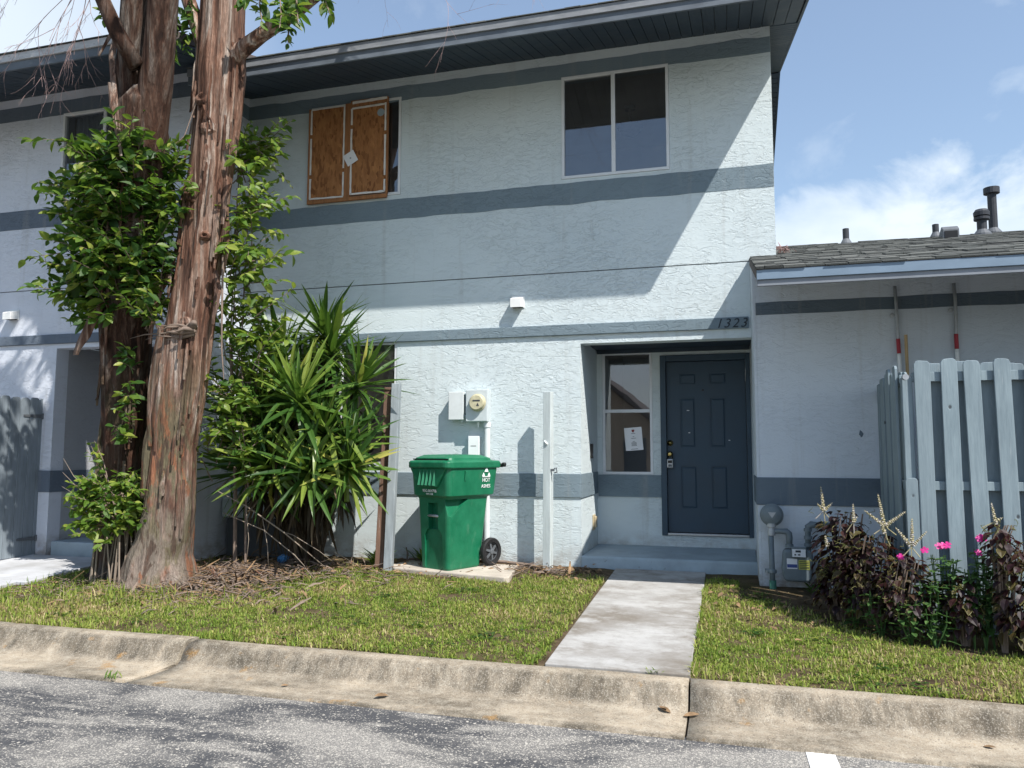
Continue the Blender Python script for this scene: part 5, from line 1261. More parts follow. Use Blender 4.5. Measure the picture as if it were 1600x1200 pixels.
# ================================================================== SUCKER GROWTH ROUND THE TRUNKS
def bush(name, lab, cat, loc, spec, mat, limit, seed, leaf_len, stem_mat='twig_bark', group=None):
    r = random.Random(seed); T = thing(name, lab, cat, loc, group); sp = []; stems = MB()
    for (b, d, l, nl) in spec(r):
        p, o = sprig(b, d, l, nl, leaf_len, .5, .35, r); sp += o; stems.tube(p, list(np.linspace(.007, .002, len(p))), 5)
    stems.build('stem', stem_mat, T, kind='stuff'); place_leaves(T, sp, mat, LV, limit); return T
def spec_big(r):
    out = []
    for i in range(310):
        z = r.uniform(2.8, 4.4); x, y, _, rr_ = stem_at(T2, z); an = rad(r.uniform(-185, 5)); b = (x+rr_*.9*math.cos(an), y+rr_*.9*math.sin(an), z)
        if r.random() < .42: d = (r.uniform(-1, -.5), r.uniform(-.7, .2), r.uniform(-.25, .6)); l = r.uniform(.25, .74)
        else: d = (math.cos(an)*.9+r.uniform(-.35, .45), math.sin(an)*.8+r.uniform(-.3, .3), r.uniform(-.05, .9)); l = r.uniform(.22, .52)
        if z < 3.0: l *= .75
        out.append((b, d, l, int(l*26)+2))
    for i in range(60):
        out.append(((-5.50+r.uniform(-.2, .15), 6.20+r.uniform(-.15, .3), r.uniform(2.7, 4.5)), (r.uniform(-.3, .5), r.uniform(-.8, .1), r.uniform(.1, .9)), r.uniform(.3, .5), 13))
    for z in (2.35, 2.05, 1.85, 1.65): 
        for k_ in range(3): out.append(((-5.72, 6.32, z+r.uniform(-.1, .1)), (r.uniform(-.4, .6), -.8, r.uniform(-.1, .6)), .22, 7))
    return out
bush('shoot_thicket', 'dense dark green leafy shoots sprouting round the two tree trunks', 'shrub', (-5.8, 6.1, .25), spec_big, 'leaf_green', 300, 31, .138)
def spec_right(r):
    out = []
    for i in range(74):
        z = r.uniform(3.1, 4.75); out.append(((-4.86+r.uniform(-.12, .12), 6.74+r.uniform(-.1, .1), z), (r.uniform(.1, 1), r.uniform(-.6, .4), r.uniform(-.2, .9)), r.uniform(.22, .70), 13))
    for i in range(92):
        z = r.uniform(1.1, 3.0); out.append(((-4.95+r.uniform(-.2, .3), 6.88+r.uniform(-.15, .2), z), (r.uniform(-.3, .9), r.uniform(-.5, .3), r.uniform(-.1, .8)), r.uniform(.3, .62), 14))
    return out
T = bush('shoot_thicket', 'airy light green leafy shoots between the front trunk and the yucca', 'shrub', (-4.9, 6.85, .25), spec_right, 'leaf_bright', 300, 32, .125)
q = MB()
for x, y in ((-4.95, 6.85), (-4.85, 6.9), (-5.0, 6.95)): q.tube([(x, y+.12, .15), (x+.02, y+.05, 1.2), (x-.02, y-.05, 2.6), (x+.06, y-.1, 4.6)], [.013, .011, .009, .005], 7)
q.build('stem', 'twig_bark', T)
def spec_low(r):
    out = []
    for i in range(120):
        an = r.uniform(0, 2*PI); out.append(((-5.83+.10*math.cos(an), 6.28+.10*math.sin(an), r.uniform(.70, 1.15)), (math.cos(an), math.sin(an)*.8-.35, r.uniform(-.2, 1.0)), r.uniform(.15, .38), 13))
    for i in range(3): out.append(((-5.95, 6.3, 1.2), (-.35-.2*i, -.1, 1), .45, 9))
    return out
T = bush('shoot_clump', 'small bright yellow-green leafy clump low beside the front trunk', 'shrub', (-5.83, 6.3, .2), spec_low, 'leaf_bright', 300, 33, .10)
q = MB(); r = random.Random(4)
for i in range(16):
    x = -5.85+r.uniform(-.2, .2); y = 6.3+r.uniform(-.12, .15); q.tube([(x+r.uniform(-.1, .1), y, .15), (x*.97-.17, y*.98+.12, .75)], [.010, .006], 5)
for i in range(3): q.tube([(-5.95, 6.3, .8+.08*i), (-6.25-.04*i, 6.25, 1.05+.1*i), (-6.42, 6.2, 1.15+.14*i)], [.004, .003, .0015], 5)
q.build('stem', 'twig_grey', T)

# ================================================================== YUCCA
def blade_mesh(name, mat, droop, w=.084, kink=None, seg=9):
    mb = MB(); rows = []; ang = 0; x = z = 0
    for i in range(seg+1):
        t = i/seg; hw = w*.5*(.55+.45*min(1, t*4))*(1 if t < .45 else max(0, 1-((t-.45)/.55)**1.7))
        if i: 
            ang = -droop*t**1.6-(kink[1] if kink and t > kink[0] else 0); x += math.cos(ang)/seg; z += math.sin(ang)/seg
        if i == seg: rows.append([len(mb.v)]); mb.v.append((x, 0, z))
        else:
            nx_, nz = -math.sin(ang), math.cos(ang); rows.append([len(mb.v)+j for j in range(3)])
            mb.v += [(x+nx_*hw*.35, -hw, z+nz*hw*.35), (x, 0, z), (x+nx_*hw*.35, hw, z+nz*hw*.35)]
    for a, b in zip(rows[:-1], rows[1:]):
        fs = [(a[0], b[0], a[1]), (a[1], b[0], a[2])] if len(b) == 1 else [(a[0], b[0], b[1], a[1]), (a[1], b[1], b[2], a[2])]
        for f in fs: mb.f.append(f); mb.mi.append(0)
    return mb
YV = [blade_mesh('b', '', d, kink=k_) for d, k_ in ((.15, None), (.4, None), (.8, None), (1.3, None), (.3, (.55, .9)), (.2, (.45, 1.5)))]
YU = thing('yucca_plant', 'large many-headed yucca with sword leaves against the front wall', 'plant', (-4.55, 7.72, .25))
heads = [(-4.74, 7.42, 2.42, (-.1, -.1, 1), 1.0), (-4.22, 7.55, 2.52, (.12, 0, 1), .95), (-4.05, 7.15, 1.62, (.15, -.5, 1), .95), (-4.92, 7.35, 1.95, (-.45, -.2, .9), .95), (-3.88, 7.48, 2.15, (.45, -.05, .9), .9),
         (-4.46, 7.15, 2.02, (0, -.5, .9), .95), (-4.35, 7.6, 2.75, (0, 0, 1), .85), (-4.55, 7.25, 1.45, (-.2, -.6, .7), .9), (-3.92, 7.35, 1.50, (.4, -.4, .7), .85), (-4.95, 7.4, 1.40, (-.6, -.3, .6), .85), (-5.10, 7.42, 1.75, (-.6, -.2, .8), .85), (-4.95, 7.25, 1.22, (-.5, -.5, .5), .9), (-4.55, 7.05, 1.30, (-.1, -.8, .5), .85), (-4.15, 7.05, 1.25, (.2, -.7, .5), .85), (-3.85, 7.25, 1.28, (.5, -.5, .5), .8), (-4.65, 7.1, 1.75, (-.2, -.6, .8), .95), (-4.25, 7.0, 1.95, (.2, -.6, .8), .9)]
r = random.Random(17); items = []; dry = []; st = MB()
ymes = [v.mesh('leaf', 'yucca_leaf', fix=False) for v in YV]
for hi, (hx, hy, hz, ax, sc_) in enumerate(heads):
    b0 = Vector((-4.55+r.uniform(-.15, .15), 7.72+r.uniform(-.05, .05), .15)); h = Vector((hx, hy, hz)); st.tube([b0, b0.lerp(h, .5)+Vector((0, 0, .1)), h], [.055, .042, .03], 9)
    ax = Vector(ax).normalized(); q0 = Vector((0, 0, 1)).rotation_difference(ax)
    nl = 56
    for i in range(nl):
        t = i/nl; el = rad(84-118*t+r.uniform(-9, 9)); az = i*2.39996+r.uniform(-.25, .25)
        d = q0 @ Vector((math.cos(az)*math.cos(el), math.sin(az)*math.cos(el), math.sin(el)))
        up = q0 @ Vector((-math.cos(az)*math.sin(el), -math.sin(az)*math.sin(el), math.cos(el)))
        v = 0 if t < .35 else r.choice((0, 0, 1, 1, 4)) if t < .7 else r.choice((1, 1, 2, 3, 4, 5))
        ln = sc_*(.50 if t < .12 else r.uniform(.62, .86))
        M = orient(h+ax*(.10*(1-t)), d, up, ln)
        tipy = (M @ Vector(YV[v].v[-1])).y
        if tipy > 8.2: continue
        items.append((M, v))
    for i in range(15):
        az = r.uniform(0, 2*PI); d = Vector((math.cos(az)*.45, math.sin(az)*.45-.1, r.uniform(-1, -.35))); M = orient(h-ax*r.uniform(.05, .35), d, (0, 0, 1), r.uniform(.4, .62))
        if (M @ Vector((1, 0, -.3))).y < 8.2: dry.append((M, r.choice((0, 1))))
for i in range(70):
    c = Vector((-4.5+r.uniform(-.38, .38), 7.45+r.uniform(-.25, .2), r.uniform(.75, 1.35))); dry.append((orient(c, (r.uniform(-.35, .35), r.uniform(-.4, .1), -1), (0, -1, .2), r.uniform(.4, .6)), r.choice((0, 1))))
items.sort(key=lambda q_: (q_[0] @ Vector((.5, 0, 0))).y)
rest = MB()
for i, (M, v) in enumerate(items):
    if i < 300: inst(ymes[v], 'leaf', YU, M)
    else: rest.add([M @ Vector(a) for a in YV[v].v], YV[v].f)
rest.build('leaf', 'yucca_leaf', YU, fix=False, kind='stuff')
rest = MB()
for (M, v) in dry: rest.add([M @ Vector(a) for a in YV[v].v], YV[v].f)
rest.build('dry_leaf', 'yucca_dry', YU, fix=False, kind='stuff')
st.build('stem', 'bark_back', YU)

# ================================================================== FLOWER BED
def coleus_leaf():
    mb = MB(); o = [(0, 0), (.12, .20), (.35, .34), (.62, .30), (.85, .14), (1, 0), (.85, -.14), (.62, -.30), (.35, -.34), (.12, -.20)]
    i_ = [(.04, 0), (.14, .175), (.36, .31), (.615, .272), (.825, .122), (.96, 0), (.825, -.122), (.615, -.272), (.36, -.31), (.14, -.175)]
    z = lambda x, y: -.45*x*x+.18*abs(y)
    mb.v = [(x, y, z(x, y)+.01*((k_ % 2)*2-1)) for k_, (x, y) in enumerate(o)]+[(x, y, z(x, y)) for x, y in i_]+[(.5, 0, -.45*.25-.02)]
    for k_ in range(10): mb.f.append((k_, (k_+1) % 10, 10+(k_+1) % 10, 10+k_)); mb.mi.append(1)
    for k_ in range(10): mb.f.append((10+k_, 10+(k_+1) % 10, 20)); mb.mi.append(0)
    return mb
CLF = coleus_leaf(); CME = CLF.mesh('leaf', ['coleus_dark', 'coleus_edge'], fix=False)
def spike(mb, base, d, l, r_, rr):
    d = Vector(d).normalized(); base = Vector(base); n = int(l/.013)
    mb.tube([base-d*.10, base, base+d*l], [.004, .003, .0015], 5)
    for i in range(n):
        t = i/n
        for j in range(4):
            an = j*PI/2+i*.8; e = d.orthogonal().normalized(); f = d.cross(e); o = e*math.cos(an)+f*math.sin(an); w = r_*(1-.75*t)*rr.uniform(.7, 1.3); c = base+d*(l*t)+o*w*.7
            s_ = .0075*(1.1-.6*t)
            mb.add([c+o*s_*1.6, c-o*s_, c+d*s_*1.5, c-d*s_, c+o.cross(d)*s_, c-o.cross(d)*s_], [(0, 2, 4), (0, 4, 3), (0, 3, 5), (0, 5, 2), (1, 4, 2), (1, 3, 4), (1, 5, 3), (1, 2, 5)])
def coleus(lab, loc, blobs, n, limit, spikes, seed, size=.066):
    r = random.Random(seed); T = thing('coleus_plant', lab, 'plant', loc, 'dark red leafy plants by the fence'); Ms = []; stems = MB()
    for (cx, cy, czz, rx, rz) in blobs:
        for i in range(int(n*rx*rz*9)):
            an = r.uniform(0, 2*PI); el = math.asin(r.uniform(-.75, 1)); k_ = r.uniform(.55, 1.02)
            p = Vector((cx+rx*k_*math.cos(an)*math.cos(el), cy+rx*k_*math.sin(an)*math.cos(el), czz+rz*k_*math.sin(el)))
            if p.z < .28: continue
            d = Vector((math.cos(an)*math.cos(el)+r.uniform(-.4, .4), math.sin(an)*math.cos(el)+r.uniform(-.4, .4), -.35+.4*math.sin(el)+r.uniform(-.3, .2)))
            Ms.append(orient(p, d, (r.uniform(-.4, .4), r.uniform(-.4, .4), 1), size*r.uniform(.65, 1.25)))
        for i in range(9):
            x, y = cx+r.uniform(-.5, .5)*rx, cy+r.uniform(-.4, .4)*rx; stems.tube([(cx+.3*(x-cx), cy, .2), (x, y, czz), (x+.05, y, czz+rz*.9)], [.009, .007, .003], 5)
    Ms.sort(key=lambda m_: m_.translation.y-.4*m_.translation.z)
    rest = MB()
    for i, M in enumerate(Ms):
        if i < limit: inst(CME, 'leaf', T, M)
        else:
            b0 = len(rest.v); rest.v += [tuple(M @ Vector(a)) for a in CLF.v]
            for f, mi in zip(CLF.f, CLF.mi): rest.f.append(tuple(b0+q_ for q_ in f)); rest.mi.append(mi)
    if rest.v: rest.build('leaf', ['coleus_dark', 'coleus_edge'], T, fix=False, kind='stuff')
    stems.build('stem', 'twig_bark', T)
    q = MB()
    for (cx, cy, czz, rx, rz) in blobs:
        for i in range(int(150*rx)):
            an = r.uniform(PI, 2*PI); x, y, z = cx+rx*.95*math.cos(an), cy+rx*.95*math.sin(an), czz+rz*r.uniform(-.7, .95)
            p = Vector((x, y, max(.3, z))); pts = [p]
            for k_ in range(5): pts.append(pts[-1]+Vector((r.uniform(-1, 1), r.uniform(-.8, .3), r.uniform(-.6, 1)))*.022)
            q.tube(pts, [.0022]*5+[.001], 4)
    q.build('stalk', 'coleus_stalk', T, fix=False)
    for sp_ in spikes:
        q = MB()
        for (b, d, l, w) in sp_: spike(q, b, d, l*.85, w*.62, r)
        q.build('flower_spike', 'spike_bloom', T, fix=False)
coleus('largest dark red leafy clump with pale flower spikes, beside the gas meter', (.92, 6.45, .22),
       [(.84, 6.62, .70, .22, .36), (1.0, 6.36, .58, .26, .34), (1.17, 6.10, .50, .20, .28), (.80, 6.58, .45, .18, .22)], 620, 300,
       [[((.70, 6.6, 1.05), (-.08, 0, 1), .22, .016), ((.70, 6.6, 1.04), (-.6, 0, .8), .09, .014), ((.71, 6.6, 1.05), (.7, 0, .7), .10, .014)],
        [((.89, 6.4, .98), (0, 0, 1), .16, .014), ((.89, 6.4, .98), (.4, 0, .6), .06, .01)],
        [((1.05, 6.1, .98), (-.15, 0, 1), .27, .018), ((1.05, 6.1, .98), (-.9, 0, .75), .20, .016), ((1.06, 6.1, .98), (.9, 0, .7), .20, .016), ((1.05, 6.1, .93), (-.3, -.1, .8), .10, .016)],
        [((1.20, 5.98, .88), (.05, 0, 1), .20, .018), ((1.19, 5.98, .86), (-.7, 0, .95), .18, .016), ((1.21, 5.98, .86), (.8, 0, .9), .16, .010)],
        [((.71, 6.5, .78), (-.2, 0, 1), .10, .018)]], 51)
coleus('low dark red leafy clump without spikes between the two pink-flowered plants', (1.5, 5.92, .2), [(1.50, 5.96, .46, .14, .22)], 620, 300, [], 52, .066)
coleus('tall dark red leafy clump with one pale spike, at the right edge', (1.85, 5.85, .2), [(1.85, 5.85, .55, .22, .40), (1.70, 5.84, .90, .09, .14), (2.05, 5.85, .60, .22, .42)], 620, 300,
       [[((1.69, 5.86, 1.03), (-.15, 0, 1), .17, .012), ((1.69, 5.86, 1.05), (.7, 0, .4), .06, .008)], [((2.0, 5.86, 1.1), (.1, 0, 1), .15, .012)]], 53)
PET = MB(); PET.v = [(0, 0, 0), (.45, .30, .05), (.95, .38, .06), (1.05, 0, .04), (.95, -.38, .06), (.45, -.30, .05)]; PET.f = [(0, 5, 4, 3, 2, 1)]; PET.mi = [0]
def vinca(lab, loc, blobs, flowers, seed):
    r = random.Random(seed); T = thing('flowering_plant' if flowers else 'ground_plant', lab, 'plant', loc, 'pink-flowered green plants' if flowers else None); Ms = []; stems = MB()
    for (cx, cy, z0, z1, w) in blobs:
        for s_ in range(4):
            x, y = cx+r.uniform(-w, w), cy+r.uniform(-w, w)*.6; stems.tube([(cx, cy, .18), (x, y, (z0+z1)/2), (x+r.uniform(-.03, .03), y, z1)], [.006, .005, .003], 5)
            n = int((z1-z0)/.035)
            for i in range(n):
                z = z0+(z1-z0)*i/n
                for s2 in (-1, 1):
                    an = i*1.5+(0 if s2 > 0 else PI)+r.uniform(-.4, .4); Ms.append(orient((x, y, z), (math.cos(an), math.sin(an), r.uniform(-.1, .5)), (0, 0, 1), r.uniform(.05, .085)))
    place_leaves(T, Ms, 'vinca_leaf', LV, 300); stems.build('stem', 'vinca_leaf', T, kind='stuff')
    for (x, y, z) in flowers:
        q = MB(); ax = Vector((r.uniform(-.3, .3), -.8, .6)).normalized(); e = ax.orthogonal().normalized(); f = ax.cross(e)
        for k_ in range(5):
            an = k_*2*PI/5+r.random()*.2; d = e*math.cos(an)+f*math.sin(an); M = orient((x, y, z), d, ax, .026); q.add([M @ Vector(a) for a in PET.v], PET.f)
        q.build('flower', 'petal_pink', T, fix=False)
vinca('green leafy plant with bright pink flowers in front of the first fence boards', (1.36, 5.96, .2), [(1.38, 5.98, .3, .80, .05), (1.30, 5.95, .3, .62, .07), (1.44, 5.97, .5, .78, .03)],
      [(1.385, 5.93, .87), (1.41, 5.93, .875), (1.36, 5.94, .865), (1.28, 5.98, .83), (1.14, 6.05, .77)], 61)
vinca('low green foliage without flowers at the foot of the largest red clump', (1.05, 6.0, .2), [(1.0, 6.05, .25, .52, .09), (1.16, 5.92, .25, .50, .08), (.86, 6.3, .25, .46, .07), (1.30, 5.86, .25, .45, .08)], [], 63)
vinca('green leafy plant with pink flowers beside the tall clump at the right edge', (1.62, 5.88, .2), [(1.60, 5.88, .3, .86, .05), (1.66, 5.90, .3, .8, .06), (1.54, 5.9, .4, .72, .03)],
      [(1.575, 5.85, .84), (1.595, 5.85, .94), (1.61, 5.86, .935), (1.74, 5.82, .945), (1.585, 5.84, .93)], 62)

# ================================================================== LITTER, DEBRIS
T = thing('dead_branch', 'bare grey fallen branch with thin twigs leaning by the yucca', 'branch', (-4.6, 7.2, .3))
q = MB()
q.tube([(-5.02, 6.75, 1.10), (-4.75, 6.85, .95), (-4.40, 7.0, .68), (-4.05, 7.2, .33)], [0.0048, 0.0066, 0.0072, 0.0048], 7); q.tube([(-4.98, 6.8, .88), (-4.6, 6.95, .70), (-4.3, 7.05, .45), (-4.15, 7.1, .28)], [0.0036, 0.0060, 0.0054, 0.0030], 7)
q.tube([(-4.75, 6.85, .95), (-4.70, 6.84, .62), (-4.72, 6.84, .35)], [0.0042, 0.0036, 0.0024], 6); q.tube([(-4.60, 6.92, .82), (-4.52, 6.9, .55), (-4.50, 6.9, .3)], [0.0042, 0.0036, 0.0018], 6)
q.tube([(-4.40, 7.0, .68), (-4.3, 7.0, .66), (-4.02, 7.05, .50), (-3.9, 7.1, .40)], [0.0042, 0.0036, 0.0030, 0.0018], 6); q.tube([(-4.85, 6.82, 1.0), (-4.7, 6.8, 1.15), (-4.55, 6.8, 1.2)], [0.0036, 0.0024, 0.0012], 6)
q.build('twig', 'twig_grey', T, smooth=True)
q = MB(); r = random.Random(9)
def litter(n, cx, cy, sx, sy, hmax, lmin, lmax, rmax):
    for i in range(n):
        x, y = cx+r.gauss(0, sx), cy+r.gauss(0, sy)
        if y < 5.4 or y > 8.2 or -1.3 < x < -.2: continue
        h = hmax*math.exp(-((x-cx)/sx)**2*.5-((y-cy)/sy)**2*.5)*r.random()**1.5; z = gnd(x, y)+.012+h
        a = r.uniform(0, 2*PI); l = r.uniform(lmin, lmax)*(1 if r.random() < .3 else .55); d = Vector((math.cos(a), math.sin(a), r.gauss(0, .28)))*l/2; w = r.uniform(.0015, rmax)
        q.cm = r.choice((0, 0, 1, 2)); bow = Vector((r.uniform(-1, 1), r.uniform(-1, 1), r.uniform(0, 1)))*l*.12
        p0 = Vector((x, y, max(z, gnd(x, y)+abs(d.z))))
        if r.random() < .35:
            s_ = d.cross(Vector((r.uniform(-.5, .5), r.uniform(-.5, .5), 1))).normalized()*r.uniform(.006, .016)
            q.add([p0-d-s_*.5, p0-d+s_*.5, p0+bow+s_, p0+bow-s_, p0+d+s_*.4, p0+d-s_*.4, p0+bow+Vector((0, 0, .006))], [(0, 1, 2, 6, 3), (3, 6, 2, 4, 5)])
        else: q.tube([p0-d, p0+bow, p0+d], [w, w*1.1, w*.5], 4)
    q.cm = 0
litter(1000, -4.82, 6.80, .36, .40, .13, .08, .40, .006); litter(420, -5.1, 6.15, .45, .22, .05, .06, .3, .005); litter(260, -4.3, 7.3, .8, .3, .05, .08, .4, .006); litter(110, -1.9, 7.75, .3, .15, .06, .08, .35, .005); litter(160, -6.0, 6.0, .35, .25, .05, .06, .25, .005)
litter(260, -4.4, 6.2, .6, .35, .02, .05, .22, .004)
q.build('debris', ['twig_bark', 'bark_strip', 'dead_leaf'], kind='stuff', fix=False)
q = MB()
for (cx, cy, sx, sy, n) in ((-4.75, 6.75, .35, .35, 210), (-5.1, 6.15, .35, .12, 70), (-4.2, 7.6, .8, .25, 200), (-1.9, 7.9, .35, .15, 80), (-3.3, 7.9, .5, .2, 60), (.6, 6.9, .5, .35, 90), (-1.4, 8.0, .2, .1, 40)):
    for i in range(n):
        x, y = cx+r.gauss(0, sx), cy+r.gauss(0, sy)
        if y > 8.18 or y < 5.2 or -1.3 < x < -.2: continue
        M = orient((x, y, gnd(x, y)+.015+.03*r.random()), (r.uniform(-1, 1), r.uniform(-1, 1), r.uniform(-.2, .3)), (r.uniform(-.6, .6), r.uniform(-.6, .6), 1), r.uniform(.03, .075)); q.add([M @ Vector(a) for a in LV[2].v], LV[2].f)
q.build('fallen_leaves', 'dead_leaf', kind='stuff', fix=False)
# single leaves out on lawn, gutter and road
FLAT = leaf_mesh('l', '', .5, .22, -.10)
leafpos = [(-.36, 4.60, .022, 'brown leaf lying in the gutter at the kerb joint by the walkway', .10), (-.29, 4.57, .021, 'curled rust-coloured leaf in the gutter under the kerb joint', .11), (-.42, 4.645, .034, 'small dry leaf against the kerb just left of its joint', .07),
           (.30, 6.0, .225, 'pale brown leaf on the lawn right of the walkway', .09), (.45, 5.75, .215, 'orange dead leaf on the grass below the flower bed', .09), (-2.05, 4.47, .014, 'brown twig-like leaf in the gutter below the lawn', .11), (-2.75, 4.48, .014, 'tiny dark leaf in the gutter left of the walkway', .06), (1.2, 4.55, .017, 'dry leaf in the gutter at the far right', .07)]
for (x, y, z, lab, l) in leafpos:
    M = orient((x, y, z), (r.uniform(-1, 1), r.uniform(-1, 1), .02), (.12, -.12, 1), l*.85); q = MB(); q.add([M @ Vector(a) for a in FLAT.v], FLAT.f); q.build('fallen_leaf', 'dead_leaf', label=lab, cat='leaf', group='single fallen leaves', fix=False)
# blue crumpled plastic
bm = bmesh.new(); bmesh.ops.create_icosphere(bm, subdivisions=3, radius=.062)
for v in bm.verts: v.co *= 1+.35*mn.noise(v.co*28)+.15*mn.noise(v.co*70); v.co.z *= .8
me = bpy.data.meshes.new('crumpled_plastic'); bm.to_mesh(me); bm.free(); me.materials.append(MATS['blue_plastic'])
o = bpy.data.objects.new('crumpled_plastic', me); o.location = (-4.76, 7.58, .325); put(o, None, 'crumpled ball of blue plastic on the ground in front of the yucca', 'plastic litter')
# flat black hose along the wall behind the bin
MB().tube([(-3.5, 8.12, .30), (-3.2, 8.14, .31), (-2.9, 8.15, .315), (-2.4, 8.16, .31), (-2.05, 8.05, .30), (-1.95, 7.95, .29)], .018, 8).build('hose', 'twig_bark', cat='hose', label='dark hose lying along the wall foot behind the bin', smooth=True)
# low ledge block at the wall left of the yucca
T = thing('utility_ledge', 'low white stucco ledge on the wall between trunk and yucca', 'ledge', (-5.4, F, .3))
MB().box(-5.85, -4.75, F-.30, F-.02, .72, .96).build('top', 'stucco_white', T, bevel=.02)
MB().box(-5.80, -4.80, F-.26, F-.02, .2, .715).build('base', 'window_dark', T, bevel=.01)

# ================================================================== GRASS
def grass(n, xr, yr, hmin, hmax, name, keep, seed, wid=(.004, .008), lean=.9, dryness=0.0, parent=None):
    g = np.random.default_rng(seed)
    x = g.uniform(*xr, n); y = g.uniform(*yr, n)
    k_ = keep(x, y, g); x, y = x[k_], y[k_]; n = len(x)
    def fn(a, b, s): return np.sin(a*s+1.3*np.sin(b*s*.7+s))*np.sin(b*s*1.1+1.7*np.sin(a*s*.6))
    patch = .45*fn(x, y, 1.7)+.35*fn(x+3, y-1, 4.1)+.3*fn(x-1, y+5, 11.3)
    clump = fn(x*1.0, y*1.3, 27.0)+.6*fn(x+7, y*1.2+2, 47.0)
    z = np.array([gnd(a, b) for a, b in zip(x, y)])-.004
    h = g.uniform(hmin, hmax, n)*(1+.35*patch+.45*np.clip(clump, -1, 1)); az = g.uniform(0, 2*np.pi, n); le = np.abs(g.normal(0, lean*.6, n)).clip(0, 1.35)
    dx, dy = np.cos(az), np.sin(az); w = g.uniform(*wid, n)*.5; sx, sy = -dy, dx
    m1x, m1y, m1z = dx*np.sin(le*.6)*h*.55, dy*np.sin(le*.6)*h*.55, np.cos(le*.6)*h*.55
    tx, ty, tz = m1x+dx*np.sin(le*1.2)*h*.5, m1y+dy*np.sin(le*1.2)*h*.5, m1z+np.cos(le*1.2)*h*.5
    V = np.empty((n, 5, 3), np.float32)
    V[:, 0] = np.stack([x-sx*w, y-sy*w, z], 1); V[:, 1] = np.stack([x+sx*w, y+sy*w, z], 1)
    V[:, 2] = np.stack([x+m1x+sx*w*.9, y+m1y+sy*w*.9, z+m1z], 1); V[:, 3] = np.stack([x+m1x-sx*w*.9, y+m1y-sy*w*.9, z+m1z], 1); V[:, 4] = np.stack([x+tx, y+ty, z+tz], 1)
    base = (np.arange(n)*5)[:, None]
    loops = np.concatenate([base+np.array([0, 1, 2, 3]), base+np.array([3, 2, 4])], 1).ravel().astype(np.int32)
    starts = (np.arange(n)[:, None]*7+np.array([0, 4])).ravel().astype(np.int32)
    me = bpy.data.meshes.new(name); me.vertices.add(n*5); me.vertices.foreach_set('co', V.ravel()); me.loops.add(n*7); me.loops.foreach_set('vertex_index', loops)
    me.polygons.add(n*2); me.polygons.foreach_set('loop_start', starts); me.update(calc_edges=True)
    gr = np.array([[.15, .24, .038], [.27, .35, .062], [.36, .39, .10], [.54, .45, .24], [.38, .27, .15]])
    t = (g.random(n)*.62+.75*(patch*.5+.22)-.06*clump+dryness).clip(0, .999)
    q_ = np.where(t < .30, 0, np.where(t < .56, 1, np.where(t < .77, 2, np.where(t < .92, 3, 4))))
    c = gr[q_]*g.uniform(.75, 1.25, (n, 1)); C = np.ones((n, 5, 4), np.float32); C[:, :, :3] = c[:, None, :]
    at_ = me.color_attributes.new('col', 'FLOAT_COLOR', 'POINT'); at_.data.foreach_set('color', C.ravel())
    me.materials.append(MATS['grass']); o = bpy.data.objects.new(name, me); put(o, parent, kind='stuff'); return o
def lawn_keep(x, y, g):
    k_ = ~((x > -1.235) & (x < -.235))
    k_ &= ~((x < -6.70+.03*np.sin(y*9)))
    k_ &= ~((x > -3.62) & (x < -2.08) & (y > 7.28+(-2.12-x)*.19))
    k_ &= ~(((x+5.40)**2+(y-6.45)**2) < .16) & ~(((x+6.15)**2+(y-6.75)**2) < .13)
    d = np.where(x < -1.2, 7.55+.12*np.sin(x*3.1), np.where(x > .05, np.interp(x, [.0, .5, 1.2, 2.5, 4], [7.35, 6.75, 5.85, 5.50, 5.4]), 7.9))
    p = 1/(1+np.exp((y-d)/.07)); 
    pile = np.exp(-((x+4.8)/.42)**2-((y-6.85)/.42)**2)
    p = p*(1-.92*pile)*(1-.75*np.exp(-((y-4.9)/.05)**2))
    bare = np.sin(x*2.3+1.1*np.sin(y*3.3))*np.sin(y*4.1+.7*np.sin(x*2.9)); p = p*np.where(bare > .6, .35, 1)*np.where(np.sin(x*9.1+2*np.sin(y*7))*np.sin(y*11.3+np.sin(x*8)) > .55, .3, 1)
    return k_ & (g.random(len(x)) < p)
grass(150000, (-6.9, 3.3), (4.868, 8.0), .010, .026, 'lawn_grass', lawn_keep, 1, (.004, .008), 1.5)
grass(120000, (-6.9, 3.3), (4.872, 8.0), .022, .045, 'broad_grass', lawn_keep, 5, (.006, .011), 2.6, .04)
grass(110000, (3.3, 8.6), (4.87, 7.4), .016, .04, 'lawn_grass', lawn_keep, 8, (.006, .011), 2.4, .06)
def thatch(x, y, g): return lawn_keep(x, y, g) & (g.random(len(x)) < .8)
grass(110000, (-6.9, 3.3), (4.87, 7.9), .018, .042, 'lawn_thatch', thatch, 2, lean=2.6, dryness=.34)
def long_keep(x, y, g):
    p = np.exp(-((x+6.0)/.75)**2-((y-5.75)/.45)**2)+np.exp(-((x+5.4)/.6)**2-((y-5.95)/.25)**2)+.8*np.exp(-((x+3.2)/.25)**2-((y-7.75)/.12)**2)+.6*np.exp(-((x+3.85)/.3)**2-((y-7.7)/.2)**2)
    return lawn_keep(x, y, g) & (g.random(len(x)) < p*.8)
grass(15000, (-6.8, -2.9), (4.95, 8.1), .05, .11, 'long_grass', long_keep, 3, (.006, .012), 1.0)
def edge_keep(x, y, g):
    kerb_side = (np.abs(y-4.885) < .03) & ((x < -1.22) | (x > -.25))
    walk_side = ((np.abs(x+1.225) < .025) | (np.abs(x+.245) < .02)) & (y < 7.7)
    return (kerb_side | walk_side) & (x > -6.7) & (g.random(len(x)) < .35+.65*(np.sin(x*7+np.sin(x*3)*2)+np.sin(y*9) > .2))
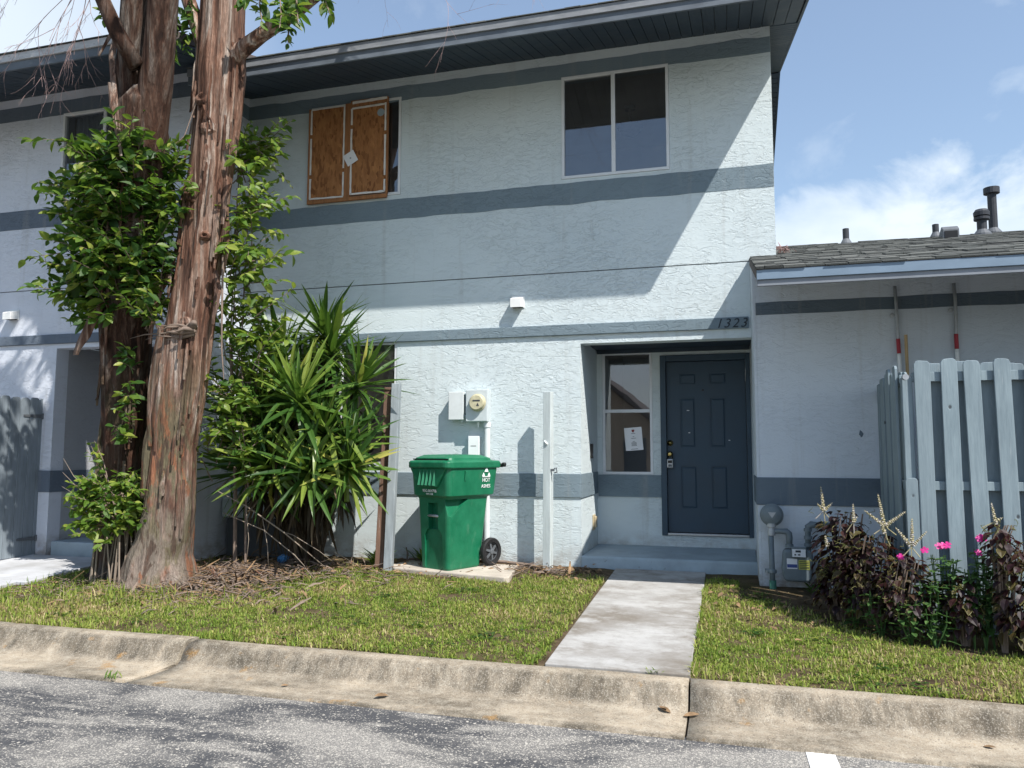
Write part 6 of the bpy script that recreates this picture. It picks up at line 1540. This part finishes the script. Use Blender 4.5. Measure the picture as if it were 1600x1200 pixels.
grass(190000, (-6.9, 3.4), (4.85, 7.7), .025, .065, 'edge_grass', edge_keep, 21, (.005, .010), 2.4, .05)
q = MB(); r = random.Random(91)
for i in range(46):
    cx, cy = r.uniform(-6.2, 3.0), r.uniform(5.0, 7.3)
    if -1.4 < cx < -.1 or (cx > .4 and cy > 5.9): continue
    for k_ in range(r.randint(9, 26)):
        x, y = cx+r.gauss(0, .07), cy+r.gauss(0, .05)
        if -1.28 < x < -.18: continue
        an = r.uniform(0, 2*PI); M = orient((x, y, gnd(x, y)+.018), (math.cos(an), math.sin(an), r.uniform(.1, .6)), (0, 0, 1), r.uniform(.025, .055)); q.add([M @ Vector(a) for a in LV[2].v], LV[2].f)
q.build('lawn_weeds', 'leaf_green', kind='stuff', fix=False)
# weeds at the wall foot and by the gas meter
def tuft(lab, c, n, h, seed, mat='leaf_green'):
    r = random.Random(seed); T = thing('weed_tuft', lab, 'weed', c); mb = MB()
    for i in range(n):
        az = r.uniform(0, 2*PI); M = orient((c[0]+r.gauss(0, .03), c[1]+r.gauss(0, .02), c[2]), (math.cos(az)*.6, math.sin(az)*.6, r.uniform(.4, 1.3)), (0, 0, 1), h*r.uniform(.6, 1.2)); v = leaf_mesh('l', '', .16, .1, .35); mb.add([M @ Vector(a) for a in v.v], v.f)
    mb.build('leaf', mat, T, fix=False)
tuft('grassy weed tuft at the foot of the leaning grey post', (-3.72, 7.80, .26), 40, .24, 1, 'leaf_bright')
tuft('dark weed tuft in the shade of the green bin by the wall', (-3.30, 8.08, .27), 34, .22, 2)
tuft('small dark weed beneath the gas meter', (.72, 7.42, .24), 30, .16, 3)
tuft('small grassy weed in the crack of the kerb gutter', (-3.95, 4.29, .012), 18, .06, 4, 'leaf_bright')
tuft('small weed growing in the seam between walkway and kerb', (-.50, 4.885, .155), 14, .05, 5, 'leaf_bright')

# house across the lot: what the window panes mirror
T = thing('house', 'tan gabled house across the parking lot mirrored in the window panes', 'house', (-5.9, -16, 0))
MB().prism([(-8.6, 0), (-3.2, 0), (-3.2, 2.7), (-5.9, 4.95), (-8.6, 2.7)], 1, -24, -16).build('wall', 'house_tan', T)
q = MB(); q.prism([(-9.1, 2.37), (-5.9, 5.03), (-2.7, 2.37), (-2.7, 2.59), (-5.9, 5.25), (-9.1, 2.59)], 1, -24.5, -15.4); q.build('roof', 'house_roof', T)
MB().box(-4.6, -3.6, -16.0, -15.96, .1, 2.15).build('door', 'door_paint', T)
q = MB().box(-7.6, -6.2, -16.0, -15.97, 1.0, 2.2).build('window', 'window_dark', T)
